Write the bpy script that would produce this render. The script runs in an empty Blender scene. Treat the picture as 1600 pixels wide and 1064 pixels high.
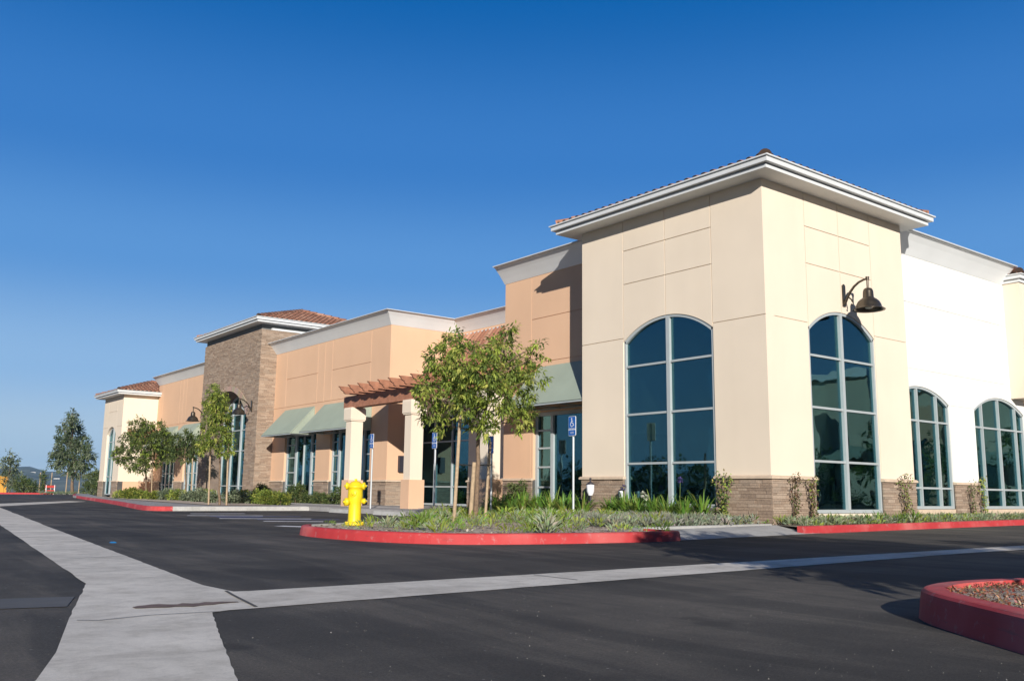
import bpy, bmesh, math, random
from mathutils import Vector, Matrix, noise
R = math.radians
PI = math.pi
rng = random.Random(7)
sc = bpy.context.scene
COL = sc.collection

# ------------------------------------------------------------------ materials
def mat(name):
    m = bpy.data.materials.new(name)
    m.use_nodes = True
    nt = m.node_tree
    return m, nt, nt.nodes, nt.links, nt.nodes['Principled BSDF']

def ramp(N, L, src, stops):
    r = N.new('ShaderNodeValToRGB')
    els = r.color_ramp.elements
    while len(els) < len(stops):
        els.new(0.5)
    for e, (p, c) in zip(els, stops):
        e.position = p
        e.color = (*c, 1) if len(c) == 3 else c
    L.new(src, r.inputs['Fac'])
    return r.outputs['Color']

def nz(N, L, scale, detail=4, rough=.55, vec=None, dist=0):
    n = N.new('ShaderNodeTexNoise')
    n.inputs['Scale'].default_value = scale
    n.inputs['Detail'].default_value = detail
    n.inputs['Roughness'].default_value = rough
    n.inputs['Distortion'].default_value = dist
    if vec is None:
        g = N.new('ShaderNodeNewGeometry')
        vec = g.outputs['Position']
    L.new(vec, n.inputs['Vector'])
    return n.outputs['Fac']

def mulmix(N, L, a, b, fac, mode='MULTIPLY'):
    m = N.new('ShaderNodeMix')
    m.data_type = 'RGBA'
    m.blend_type = mode
    if isinstance(fac, (int, float)):
        m.inputs[0].default_value = fac
    else:
        L.new(fac, m.inputs[0])
    for i, v in ((6, a), (7, b)):
        if isinstance(v, tuple):
            m.inputs[i].default_value = (*v, 1)
        else:
            L.new(v, m.inputs[i])
    return m.outputs[2]

def bump(N, L, p, h, strength=.3, dist=.01):
    b = N.new('ShaderNodeBump')
    b.inputs['Strength'].default_value = strength
    b.inputs['Distance'].default_value = dist
    L.new(h, b.inputs['Height'])
    L.new(b.outputs['Normal'], p.inputs['Normal'])

def scaled_pos(N, L, s):
    g = N.new('ShaderNodeNewGeometry')
    mp = N.new('ShaderNodeMapping')
    mp.inputs['Scale'].default_value = s
    L.new(g.outputs['Position'], mp.inputs['Vector'])
    return mp.outputs['Vector']

def m_plain(name, col, rough=.6, var=.08, scale=3.0, metallic=0, bumpS=0, bscale=60, spec=.5):
    m, nt, N, L, p = mat(name)
    lo = tuple(c * (1 - var) for c in col)
    hi = tuple(min(1, c * (1 + var)) for c in col)
    c = ramp(N, L, nz(N, L, scale), [(.3, lo), (.7, hi)])
    L.new(c, p.inputs['Base Color'])
    p.inputs['Roughness'].default_value = rough
    p.inputs['Metallic'].default_value = metallic
    p.inputs['Specular IOR Level'].default_value = spec
    if bumpS:
        bump(N, L, p, nz(N, L, bscale, 3), bumpS, .004)
    return m

def m_stucco(name, col):
    m, nt, N, L, p = mat(name)
    lo = tuple(c * .96 for c in col)
    hi = tuple(min(1, c * 1.03) for c in col)
    c = ramp(N, L, nz(N, L, .6, 5), [(.3, lo), (.7, hi)])
    # faint weather streaks running down
    s = nz(N, L, 1.0, 4, .6, scaled_pos(N, L, (2.2, 2.2, .12)))
    k = ramp(N, L, s, [(.35, (.93, .92, .91)), (.6, (1, 1, 1))])
    c = mulmix(N, L, c, k, .22)
    L.new(c, p.inputs['Base Color'])
    p.inputs['Roughness'].default_value = .9
    p.inputs['Specular IOR Level'].default_value = .2
    bump(N, L, p, nz(N, L, 90, 3, .6), .22, .004)
    return m

def m_attr(name, rough=.85, var=.2, scale=25, bumpS=.5, trans=0, spec=.3):
    """colour comes from the face attribute Col (each stone, tile or leaf has its own)"""
    m, nt, N, L, p = mat(name)
    a = N.new('ShaderNodeAttribute')
    a.attribute_name = 'Col'
    k = ramp(N, L, nz(N, L, scale, 4), [(.3, (1 - var,) * 3), (.7, (1 + var * .0,) * 3)])
    c = mulmix(N, L, a.outputs['Color'], k, 1.0)
    L.new(c, p.inputs['Base Color'])
    p.inputs['Roughness'].default_value = rough
    p.inputs['Specular IOR Level'].default_value = spec
    if bumpS:
        bump(N, L, p, nz(N, L, scale * 1.5, 5, .65), bumpS, .012)
    if trans:
        t = N.new('ShaderNodeBsdfTranslucent')
        L.new(c, t.inputs['Color'])
        mx = N.new('ShaderNodeMixShader')
        mx.inputs[0].default_value = trans
        L.new(p.outputs[0], mx.inputs[1])
        L.new(t.outputs[0], mx.inputs[2])
        L.new(mx.outputs[0], N['Material Output'].inputs['Surface'])
    return m

def av2(N, L):
    g = N.new('ShaderNodeNewGeometry')
    mp = N.new('ShaderNodeMapping'); mp.inputs['Rotation'].default_value = (0, 0, R(-38)); mp.inputs['Scale'].default_value = (1.3, .2, 1)
    L.new(g.outputs['Position'], mp.inputs['Vector']); return mp.outputs['Vector']

def m_asphalt():
    m, nt, N, L, p = mat('asphalt')
    c = ramp(N, L, nz(N, L, .22, 6, .6), [(.3, (.056, .0525, .0475)), (.72, (.083, .077, .069))])
    # wheel-worn long bands
    w = nz(N, L, 1, 4, .6, scaled_pos(N, L, (.05, .5, 1)))
    c = mulmix(N, L, c, ramp(N, L, w, [(.36, (.72, .72, .74)), (.66, (1.4, 1.36, 1.32))]), .85)
    blot = nz(N, L, .55, 5, .62, None, .6)
    c = mulmix(N, L, c, ramp(N, L, blot, [(.36, (.84, .84, .85)), (.5, (1, 1, 1)), (.66, (1.22, 1.2, 1.18))]), .9)
    sp = nz(N, L, 260, 2, .7)
    c = mulmix(N, L, c, ramp(N, L, sp, [(.35, (.62, .62, .62)), (.62, (1.25, 1.25, 1.25))]), .75)
    v = N.new('ShaderNodeTexVoronoi')
    v.inputs['Scale'].default_value = 7
    g = N.new('ShaderNodeNewGeometry')
    L.new(g.outputs['Position'], v.inputs['Vector'])
    c = mulmix(N, L, c, (.30, .29, .27), ramp(N, L, v.outputs['Distance'], [(.035, (.55,) * 3), (.06, (0, 0, 0))]), 'MIX')
    agg = nz(N, L, 75, 3, .75)
    c = mulmix(N, L, c, ramp(N, L, agg, [(.34, (.72,) * 3), (.5, (1, 1, 1)), (.68, (1.45, 1.42, 1.38))]), .8)
    ve = N.new('ShaderNodeTexVoronoi'); ve.feature = 'DISTANCE_TO_EDGE'; ve.inputs['Scale'].default_value = .33
    dn = N.new('ShaderNodeTexNoise'); dn.inputs['Scale'].default_value = 1.6; dn.inputs['Detail'].default_value = 6
    L.new(g.outputs['Position'], dn.inputs['Vector'])
    av = N.new('ShaderNodeMix'); av.data_type = 'RGBA'; av.blend_type = 'ADD'; av.inputs[0].default_value = .55
    L.new(g.outputs['Position'], av.inputs[6]); L.new(dn.outputs['Color'], av.inputs[7]); L.new(av.outputs[2], ve.inputs['Vector'])
    crack = ramp(N, L, ve.outputs['Distance'], [(.0015, (.5,) * 3), (.004, (0, 0, 0))])
    msk = ramp(N, L, nz(N, L, .21, 2), [(.58, (0, 0, 0)), (.64, (1, 1, 1))])
    c = mulmix(N, L, c, (.04, .038, .036), mulmix(N, L, crack, msk, 1.0), 'MIX')
    sw = nz(N, L, 1, 5, .6, av2(N, L), .5)
    c = mulmix(N, L, c, ramp(N, L, sw, [(.36, (.80, .80, .81)), (.48, (1, 1, 1)), (.57, (1.55, 1.5, 1.44)), (.66, (1.05, 1.05, 1.05))]), .9)
    oil = nz(N, L, 1.1, 3, .5)
    c = mulmix(N, L, c, (.022, .021, .02), ramp(N, L, oil, [(.68, (0, 0, 0)), (.76, (.6,) * 3)]), 'MIX')
    L.new(c, p.inputs['Base Color'])
    p.inputs['Roughness'].default_value = .88
    p.inputs['Specular IOR Level'].default_value = .25
    bump(N, L, p, sp, .5, .006)
    return m

def m_concrete(name='concrete', col=(.75, .69, .60), dirt=.6):
    m, nt, N, L, p = mat(name)
    lo = tuple(c * .82 for c in col)
    hi = tuple(c * 1.08 for c in col)
    c = ramp(N, L, nz(N, L, .9, 7, .6), [(.3, lo), (.7, hi)])
    st = nz(N, L, 1, 5, .65, scaled_pos(N, L, (1.1, 1.9, 1)), .8)
    c = mulmix(N, L, c, ramp(N, L, st, [(.30, (.66, .64, .62)), (.52, (1, 1, 1)), (.7, (1.06, 1.06, 1.05))]), dirt)
    c = mulmix(N, L, c, ramp(N, L, nz(N, L, 5.5, 6, .65), [(.34, (.84, .835, .82)), (.5, (1, 1, 1)), (.68, (1.07, 1.07, 1.07))]), .9)
    c = mulmix(N, L, c, ramp(N, L, nz(N, L, 31, 4, .7), [(.32, (.86,) * 3), (.52, (1, 1, 1))]), .7)
    fine = nz(N, L, 160, 3, .7)
    c = mulmix(N, L, c, ramp(N, L, fine, [(.3, (.84,) * 3), (.6, (1.04,) * 3)]), .8)
    L.new(c, p.inputs['Base Color'])
    p.inputs['Roughness'].default_value = .9
    p.inputs['Specular IOR Level'].default_value = .25
    bump(N, L, p, fine, .3, .004)
    return m

def m_redpaint():
    m, nt, N, L, p = mat('red_kerb_paint')
    c = ramp(N, L, nz(N, L, 1.4, 6, .65), [(.3, (.44, .030, .033)), (.7, (.54, .050, .052))])
    wear = nz(N, L, 9, 6, .7)
    c = mulmix(N, L, c, (.44, .26, .25), ramp(N, L, wear, [(.57, (0, 0, 0)), (.70, (.6,) * 3)]), 'MIX')
    sc_ = nz(N, L, 1, 5, .7, scaled_pos(N, L, (1.6, 1.6, 22)))
    c = mulmix(N, L, c, (.10, .05, .05), ramp(N, L, sc_, [(.60, (0, 0, 0)), (.70, (.55,) * 3)]), 'MIX')
    fade = nz(N, L, .7, 3, .5)
    c = mulmix(N, L, c, (.62, .20, .18), ramp(N, L, fade, [(.52, (0, 0, 0)), (.68, (.5,) * 3)]), 'MIX')
    L.new(c, p.inputs['Base Color'])
    p.inputs['Roughness'].default_value = .7
    bump(N, L, p, nz(N, L, 70, 3), .25, .004)
    return m

def m_glass():
    m, nt, N, L, p = mat('tinted_glass')
    for n in list(N):
        if n.type == 'BSDF_PRINCIPLED':
            N.remove(n)
    gl = N.new('ShaderNodeBsdfGlossy')
    gl.inputs['Color'].default_value = (.32, .63, .72, 1)
    gl.inputs['Roughness'].default_value = .012
    df = N.new('ShaderNodeBsdfTransparent')
    df.inputs['Color'].default_value = (.46, .58, .57, 1)
    b = N.new('ShaderNodeBump')
    b.inputs['Strength'].default_value = .10
    b.inputs['Distance'].default_value = .05
    L.new(nz(N, L, .9, 2), b.inputs['Height'])
    L.new(b.outputs['Normal'], gl.inputs['Normal'])
    lw = N.new('ShaderNodeFresnel')
    lw.inputs['IOR'].default_value = 1.55
    mr = N.new('ShaderNodeMapRange')
    mr.inputs['From Min'].default_value = .04
    mr.inputs['From Max'].default_value = .8
    mr.inputs['To Min'].default_value = .17
    mr.inputs['To Max'].default_value = .8
    L.new(lw.outputs[0], mr.inputs['Value'])
    mx = N.new('ShaderNodeMixShader')
    L.new(mr.outputs[0], mx.inputs[0])
    L.new(df.outputs[0], mx.inputs[1])
    L.new(gl.outputs[0], mx.inputs[2])
    L.new(mx.outputs[0], N['Material Output'].inputs['Surface'])
    return m

M = {}
M['cream'] = m_stucco('cream_stucco', (.78, .67, .54))
M['peach'] = m_stucco('peach_stucco', (.70, .455, .30))
M['white'] = m_stucco('white_stucco', (.86, .85, .80))
M['grey_trim'] = m_stucco('grey_trim_stucco', (.84, .86, .87))
M['trim'] = m_plain('pale_grey_trim_paint', (.66, .68, .69), .55, .04)
M['trim_shade'] = m_plain('painted_shade_grey', (.16, .17, .17), .7, .05)  # dark grey that stands in for shade under the eaves
M['cap'] = m_plain('sand_cap_stone', (.60, .47, .35), .85, .1, 8, bumpS=.3)
M['stone'] = m_attr('ledge_stone', .9, .28, 22, .7)
M['tile'] = m_attr('clay_tile', .8, .25, 12, .35)
M['underlay'] = m_plain('roof_underlay', (.10, .06, .05), .9)
M['metal'] = m_plain('cap_flashing', (.62, .64, .66), .45, .05)
M['frame'] = m_plain('aqua_grey_window_frame', (.40, .435, .445), .4, .05, spec=.5)
M['glass'] = m_glass()
M['awning'] = m_plain('green_awning_fabric', (.315, .37, .30), .75, .06, 1.2, bumpS=.15, bscale=140)
M['wood'] = m_plain('red_brown_timber', (.36, .16, .095), .7, .22, 5, bumpS=.2, bscale=40)
M['bronze'] = m_plain('bronze_lamp', (.105, .088, .068), .32, .15, 6, .75)
M['lampin'] = m_plain('lamp_lens', (.7, .68, .6), .3)
M['asphalt'] = m_asphalt()
M['asphalt_patch'] = m_plain('asphalt_patch', (.098, .098, .10), .9, .15, 3, bumpS=.4, bscale=200)
M['concrete'] = m_concrete()
M['pavement'] = m_concrete('sidewalk_concrete', (.40, .385, .375), .3)
M['kerbgrey'] = m_concrete('grey_kerb_concrete', (.50, .49, .47), .35)
M['red'] = m_redpaint()
M['yellow'] = m_plain('yellow_paint', (.80, .60, .015), .42, .06, 8)
M['blue'] = m_plain('blue_sign_face', (.015, .12, .46), .4, .04)
M['bluepaint'] = m_plain('worn_blue_road_paint', (.10, .12, .26), .9, .4, 6)
M['whitepaint'] = m_plain('worn_white_road_paint', (.80, .79, .80), .9, .2, 5)
M['signwhite'] = m_plain('white_sign_lettering', (.82, .82, .82), .5, .02)
M['pole'] = m_plain('galvanised_pole', (.55, .58, .60), .5, .05, metallic=.2)
M['stain'] = m_plain('rust_stain', (.17, .115, .095), .9, .3, 10)
M['joint'] = m_plain('dark_joint', (.09, .085, .08), .9, .2)
M['soil'] = m_plain('bare_soil', (.50, .41, .32), .95, .3, 9, bumpS=.25, bscale=60)
M['terrain'] = m_plain('dry_hill_ground', (.13, .125, .075), .95, .65, .012)
M['leaf'] = m_attr('leaves', .6, .15, 40, 0, .28, .35)
M['blade'] = m_attr('leaf_blades', .55, .1, 40, 0, .3, .4)
M['chip'] = m_attr('bark_chips', .95, .2, 60, 0)
M['bark'] = m_plain('bark', (.19, .13, .085), .9, .35, 20, bumpS=.6, bscale=50)
M['stake'] = m_plain('stake_wood', (.42, .31, .20), .85, .2, 14)
M['wire'] = m_plain('black_tie', (.03, .03, .03), .6)
M['container'] = m_plain('orange_yellow_paint', (.62, .30, .03), .6, .1)
M['redsign'] = m_plain('red_plastic', (.55, .05, .04), .5, .1)
M['bluemark'] = m_plain('blue_marker', (.01, .16, .42), .3, .05)
M['house'] = m_plain('far_white_wall', (.42, .41, .39), .8)
M['dark'] = m_plain('dark_fitting', (.03, .028, .04), .5)
M['porcelain'] = m_plain('white_lantern', (.80, .80, .84), .35, .03)
M['door'] = m_plain('dark_opening', (.05, .05, .05), .6)

# ------------------------------------------------------------------ mesh builder
class MB:
    def __init__(s):
        s.v = []; s.f = []; s.c = []; s.sm = []
    def add(s, vs, fs, col=None, smooth=False):
        o = len(s.v)
        s.v.extend([tuple(p) for p in vs])
        for f in fs:
            s.f.append([o + i for i in f]); s.c.append(col); s.sm.append(smooth)
    def box(s, x0, x1, y0, y1, z0, z1, col=None):
        vs = [(x0, y0, z0), (x1, y0, z0), (x1, y1, z0), (x0, y1, z0), (x0, y0, z1), (x1, y0, z1), (x1, y1, z1), (x0, y1, z1)]
        s.add(vs, [(0, 3, 2, 1), (4, 5, 6, 7), (0, 1, 5, 4), (1, 2, 6, 5), (2, 3, 7, 6), (3, 0, 4, 7)], col)
    def prism(s, base, vec, col=None):
        n = len(base); v = Vector(vec)
        vs = [Vector(p) for p in base] + [Vector(p) + v for p in base]
        fs = [tuple(range(n)), tuple(range(2 * n - 1, n - 1, -1))]
        fs += [(i, (i + 1) % n, n + (i + 1) % n, n + i) for i in range(n)]
        s.add(vs, fs, col)
    def tube(s, pts, rad, n=8, col=None, caps=True, smooth=True):
        pts = [Vector(p) for p in pts]
        if isinstance(rad, (int, float)): rad = [rad] * len(pts)
        rings = []
        up = Vector((0, 0, 1))
        for i, p in enumerate(pts):
            d = (pts[min(i + 1, len(pts) - 1)] - pts[max(i - 1, 0)]).normalized()
            a = d.cross(up)
            if a.length < .05: a = d.cross(Vector((1, 0, 0)))
            a.normalize(); b = a.cross(d)
            rings.append([p + (a * math.cos(2 * PI * k / n) + b * math.sin(2 * PI * k / n)) * rad[i] for k in range(n)])
        vs = [q for r_ in rings for q in r_]
        fs = [(i * n + k, i * n + (k + 1) % n, (i + 1) * n + (k + 1) % n, (i + 1) * n + k) for i in range(len(pts) - 1) for k in range(n)]
        s.add(vs, fs, col, smooth)
        if caps:
            s.add(rings[0], [tuple(range(n))], col); s.add(rings[-1], [tuple(range(n))[::-1]], col)
    def lathe(s, prof, c, n=24, axis='z', col=None, smooth=True):
        c = Vector(c); vs = []
        for (r_, h) in prof:
            for k in range(n):
                a = 2 * PI * k / n
                q = Vector((r_ * math.cos(a), r_ * math.sin(a), h))
                if axis == 'x': q = Vector((q.z, q.x, q.y))
                if axis == 'y': q = Vector((q.x, q.z, q.y))
                vs.append(c + q)
        fs = [(i * n + k, i * n + (k + 1) % n, (i + 1) * n + (k + 1) % n, (i + 1) * n + k) for i in range(len(prof) - 1) for k in range(n)]
        s.add(vs, fs, col, smooth)
    def build(s, name, m, parent=None, label=None, loc=None):
        me = bpy.data.meshes.new(name)
        me.from_pydata(s.v, [], s.f)
        if any(c is not None for c in s.c):
            at = me.color_attributes.new('Col', 'FLOAT_COLOR', 'CORNER')
            buf = []
            for f, c in zip(s.f, s.c):
                c = c or (.5, .5, .5)
                buf.extend([c[0], c[1], c[2], 1.0] * len(f))
            at.data.foreach_set('color', buf)
        me.polygons.foreach_set('use_smooth', s.sm)
        me.validate()
        bm = bmesh.new(); bm.from_mesh(me)
        bmesh.ops.recalc_face_normals(bm, faces=bm.faces)
        bm.to_mesh(me); bm.free()
        me.materials.append(m)
        o = bpy.data.objects.new(name, me)
        COL.objects.link(o)
        if loc: o.location = loc
        if parent: o.parent = parent
        if label: o['label'] = label
        return o

def tag(o, label, cat, group=None, kind=None):
    o['label'] = label; o['category'] = cat
    if group: o['group'] = group
    if kind: o['kind'] = kind
    return o

def thing(name, label, cat, loc=(0, 0, 0), group=None):
    o = bpy.data.objects.new(name, None); COL.objects.link(o)
    o.location = loc
    o.empty_display_size = .2
    return tag(o, label, cat, group)

def structure(name, mb, m, label=None):
    o = mb.build(name, m)
    o['kind'] = 'structure'
    if label: o['label'] = label
    return o

def copy_tree(o, parent=None):
    c = o.copy(); COL.objects.link(c)
    if parent: c.parent = parent
    for ch in list(o.children): copy_tree(ch, c)
    return c

# ------------------------------------------------------------------ camera
CAMP = Vector((-16.6572, -12.2867, .6))
f_, pit, roll, yaw = 1427.30, .164306678, .0121122467, .910867559
fw0 = Vector((math.cos(yaw), math.sin(yaw), 0)); r0 = Vector((math.sin(yaw), -math.cos(yaw), 0)); u0 = Vector((0, 0, 1))
fw = fw0 * math.cos(pit) + u0 * math.sin(pit)
up_ = u0 * math.cos(pit) - fw0 * math.sin(pit)
rt = r0 * math.cos(roll) + up_ * math.sin(roll)
up2 = up_ * math.cos(roll) - r0 * math.sin(roll)
cam_d = bpy.data.cameras.new('camera'); cam = bpy.data.objects.new('camera', cam_d); COL.objects.link(cam)
cam_d.sensor_width = 36; cam_d.lens = 36 * f_ / 1600
cam_d.clip_start = .05; cam_d.clip_end = 12000
mw = Matrix((rt, up2, -fw)).transposed().to_4x4(); mw.translation = CAMP
cam.matrix_world = mw
sc.camera = cam

# ------------------------------------------------------------------ light
SUN = Vector((-1, -1.56, .575)).normalized()
SUN_EL = math.asin(SUN.z); SUN_AZ = math.atan2(SUN.x, SUN.y)
w = bpy.data.worlds.new('World'); sc.world = w; w.use_nodes = True
wn, wl = w.node_tree.nodes, w.node_tree.links
bg = wn['Background']
sky = wn.new('ShaderNodeTexSky'); sky.sky_type = 'NISHITA'; sky.sun_disc = False
sky.sun_elevation = SUN_EL; sky.sun_rotation = SUN_AZ % (2 * PI)
sky.altitude = 200; sky.air_density = 1.0; sky.dust_density = .6; sky.ozone_density = 2.5
hs = wn.new('ShaderNodeHueSaturation'); hs.inputs['Saturation'].default_value = 1.25
wl.new(sky.outputs[0], hs.inputs['Color'])
tc = wn.new('ShaderNodeTexCoord'); sx = wn.new('ShaderNodeSeparateXYZ'); wl.new(tc.outputs['Generated'], sx.inputs[0])
sr = wn.new('ShaderNodeValToRGB'); sr.color_ramp.interpolation = 'EASE'
SKY = [(0.0, (.54, .67, .82)), (.05, (.455, .62, .81)), (.12, (.295, .51, .82)), (.235, (.112, .325, .725)), (.35, (.044, .215, .61)), (.52, (.001, .125, .45)), (1.0, (.002, .07, .27))]
while len(sr.color_ramp.elements) < len(SKY): sr.color_ramp.elements.new(.5)
for e, (p, c) in zip(sr.color_ramp.elements, SKY): e.position = p; e.color = (*c, 1)
wl.new(sx.outputs['Z'], sr.inputs['Fac'])
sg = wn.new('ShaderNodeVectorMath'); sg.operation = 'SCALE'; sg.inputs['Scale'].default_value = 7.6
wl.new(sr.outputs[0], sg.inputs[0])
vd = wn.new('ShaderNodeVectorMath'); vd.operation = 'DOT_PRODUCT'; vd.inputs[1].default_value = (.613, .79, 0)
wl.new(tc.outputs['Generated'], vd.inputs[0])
vr = wn.new('ShaderNodeMapRange'); vr.interpolation_type = 'SMOOTHSTEP'  # sky dimmed behind the camera, to weaken the fill light in shadows
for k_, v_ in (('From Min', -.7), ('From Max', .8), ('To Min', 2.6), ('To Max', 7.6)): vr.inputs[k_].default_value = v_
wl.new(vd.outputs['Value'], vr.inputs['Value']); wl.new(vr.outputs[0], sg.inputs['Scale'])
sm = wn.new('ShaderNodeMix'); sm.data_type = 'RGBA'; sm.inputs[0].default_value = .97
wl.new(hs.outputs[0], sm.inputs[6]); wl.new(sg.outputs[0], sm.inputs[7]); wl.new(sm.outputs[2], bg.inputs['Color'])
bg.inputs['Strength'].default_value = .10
sd = bpy.data.lights.new('sun', 'SUN'); so = bpy.data.objects.new('sun', sd); COL.objects.link(so)
sd.energy = 4.8; sd.angle = R(.5); sd.color = (1, .945, .86)
so.rotation_euler = (-SUN).to_track_quat('-Z', 'Y').to_euler()
vs = sc.view_settings
vs.view_transform = 'Standard'; vs.look = 'None'; vs.exposure = .3; vs.gamma = 1; vs.use_curve_mapping = False

# ------------------------------------------------------------------ ground and roads
def hill_h(x, y):
    d = math.hypot(x - CAMP.x, y - CAMP.y)
    if d < 150: return -.2
    t = min(1, (d - 150) / 350)
    h = -.2 - 16 * t * t * (3 - 2 * t)
    if d > 900:
        a = math.atan2(y - CAMP.y, x - CAMP.x)
        k = min(1, (d - 900) / 1500); k = k * k * (3 - 2 * k)
        h += k * (56 + 16 * noise.noise(Vector((a * 14, 2.2, 0))) + 13 * noise.noise(Vector((a * 42, 7, 0))) + 6 * noise.noise(Vector((a * 95, 3, 0))) + 10 * noise.noise(Vector((x * .002, y * .002, 1))))
    return h
g = MB()
rings = [0, 20, 60, 110, 150, 190, 240, 300, 380, 500, 700, 900, 1100, 1350, 1600, 1850, 2100, 2400, 2800, 3400]
NA = 420
pts = [(CAMP.x, CAMP.y, -.2)]
for r_ in rings[1:]:
    for k in range(NA):
        a = 2 * PI * k / NA
        x, y = CAMP.x + r_ * math.cos(a), CAMP.y + r_ * math.sin(a)
        z = hill_h(x, y)
        if r_ > 3000: z = min(z, 30)
        pts.append((x, y, z))
fs = [(0, 1 + k, 1 + (k + 1) % NA) for k in range(NA)]
for i in range(len(rings) - 2):
    o = 1 + i * NA
    fs += [(o + k, o + NA + k, o + NA + (k + 1) % NA, o + (k + 1) % NA) for k in range(NA)]
g.add(pts, fs, None, True)
structure('ground', g, M['terrain'])

def sheet(name, poly, z, m, zs=None):
    b = MB(); b.add([(x, y, z if zs is None else zs[i]) for i, (x, y) in enumerate(poly)], [tuple(range(len(poly)))])
    return structure(name, b, m)
def slab(name, poly, z0, z1, m):
    b = MB(); b.prism([(x, y, z0) for x, y in poly], (0, 0, z1 - z0)); return structure(name, b, m)

ZR = -.15
sheet('road', [(-120, -90), (70, -90), (70, 12), (30, 86), (-120, 86)], ZR, M['asphalt'])
def jag(p, q, n, amp, seed):
    """points from p to q with a slightly ragged edge"""
    rr = random.Random(seed); p = Vector(p); q = Vector(q); d = (q - p); nn = Vector((-d.y, d.x)).normalized()
    return [tuple(p + d * (i / n) + nn * (rr.uniform(-amp, amp) if 0 < i < n else 0)) for i in range(n)]
# concrete gutter running away along the drive, with a wide mouth where the cross gutter meets it
ga = jag((-15.3, -6.38), (-14.75, -4.42), 14, .006, 1) + jag((-14.75, -4.42), (-13.37, 8.14), 40, .006, 2) + jag((-13.37, 8.14), (-7.3, 63), 30, .02, 3)
ga += [(-7.3, 63), (-6.3, 63)] + jag((-6.3, 63), (-10.83, 24.27), 20, .02, 4) + jag((-10.83, 24.27), (-12.96, 4.93), 20, .02, 5) + jag((-12.96, 4.93), (-14.03, -5.0), 60, .006, 6) + [(-14.03, -5.0), (-14.0, -5.55)]
ga += [(-14.42, -6.55)] + jag((-14.54, -6.6), (-14.87, -7.64), 12, .006, 7) + jag((-14.87, -7.64), (-15.35, -9.2), 16, .006, 7) + jag((-15.35, -9.2), (-18.2, -16.5), 10, .02, 8) + [(-18.2, -16.5), (-19.6, -16.2)] + jag((-19.6, -16.2), (-15.82, -8.2), 16, .006, 9) + [(-15.82, -8.2), (-15.62, -7.58)]
sheet('drain_gutter', ga, ZR + .004, M['concrete'])
gb = [(-14.0, -5.55)] + jag((-13.9, -5.57), (26, -5.35), 120, .007, 10) + [(26, -5.35), (26, -6.15)] + jag((26, -6.15), (-4, -6.02), 80, .007, 11) + jag((-4, -6.02), (-14.38, -6.55), 60, .007, 12) + [(-14.42, -6.55)]
sheet('cross_gutter', gb, ZR + .004, M['concrete'])
sheet('side_gutter', [(-10.6, 26.4), (-10.0, 31.6), (-4.9, 41.2), (-4.5, 39.2)], ZR + .004, M['concrete'])
sheet('asphalt_patch', jag((-40, 1.2), (-15.02, -5.3), 30, .03, 13) + [(-15.03, -5.3), (-15.2, -5.85)] + jag((-15.2, -5.85), (-40, -.2), 30, .03, 14), ZR + .004, M['asphalt_patch'])
# joints and a rust stain in the concrete
jb = MB()
def strip(b, p, q, wd, z):
    p = Vector(p); q = Vector(q); d = (q - p).normalized(); n = Vector((-d.y, d.x)) * wd / 2
    b.add([(*(p + n), z), (*(q + n), z), (*(q - n), z), (*(p - n), z)], [(0, 1, 2, 3)])
jp = [Vector((-14.04, -5.5)), Vector((-14.1, -5.8)), Vector((-14.16, -6.15)), Vector((-14.22, -6.5))]
for i in range(3): strip(jb, jp[i], jp[i + 1], .025, ZR + .008)
jp = [Vector((-14.5, -6.6)), Vector((-14.9, -6.55)), Vector((-15.2, -6.62)), Vector((-15.3, -6.55))]
for i in range(3): strip(jb, jp[i], jp[i + 1], .012, ZR + .008)
for x in (-11.2, -8.1, -5.0, -1.9, 1.2, 4.3, 7.4, 10.5):
    strip(jb, (x, -5.62), (x + .02, -6.2), .018, ZR + .008)
for yy in (-1.6, 1.5, 4.6, 7.7, 10.8, 14, 17, 20, 23):
    xa = -14.35 + (yy + 1.6) * .109
    strip(jb, (xa - .02, yy - .12), (xa + .78, yy + .12), .016, ZR + .008)
structure('concrete_joints', jb, M['joint'])
stb = MB(); rr = random.Random(3); a = []; b_ = []
for i in range(15):
    t = i / 14; x = -14.88 + .66 * t; y = -6.16 - .05 * t + .02 * math.sin(9 * t)
    hw = .13 * math.sin(PI * min(1, t * .92 + .04)) ** .7 * (1.25 - t * .85) * rr.uniform(.55, 1.2) + .008
    a.append((x, y + hw, ZR + .008)); b_.append((x, y - hw * .7, ZR + .008))
stb.add(a + b_[::-1], [tuple(range(30))])
structure('rust_stain', stb, M['stain'])

gr_ = MB(); rg = random.Random(91)
for _ in range(1700):
    d_ = 2.4 + 7 * rg.random() ** 1.6; a_ = rg.uniform(-.62, .62)
    p_ = Vector((CAMP.x, CAMP.y, 0)) + (fw0 * math.cos(a_) - r0 * math.sin(a_)) * d_; p_.z = ZR
    s_ = rg.uniform(.0018, .0045) * (1.6 if rg.random() < .05 else 1)
    k_ = rg.uniform(.09, .27); cl_ = (k_, k_ * .97, k_ * .9)
    v_ = [p_ + Vector((rg.uniform(.5, 1) * s_ * math.cos(t_), rg.uniform(.5, 1) * s_ * math.sin(t_), 0)) for t_ in (0, 1.6, 3.1, 4.7)] + [p_ + Vector((0, 0, s_ * .9))]
    gr_.add(v_, [(0, 1, 4), (1, 2, 4), (2, 3, 4), (3, 0, 4)], cl_)
o = gr_.build('grit', M['chip']); tag(o, 'loose grit scattered over the near asphalt', 'grit', kind='stuff')

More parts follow.
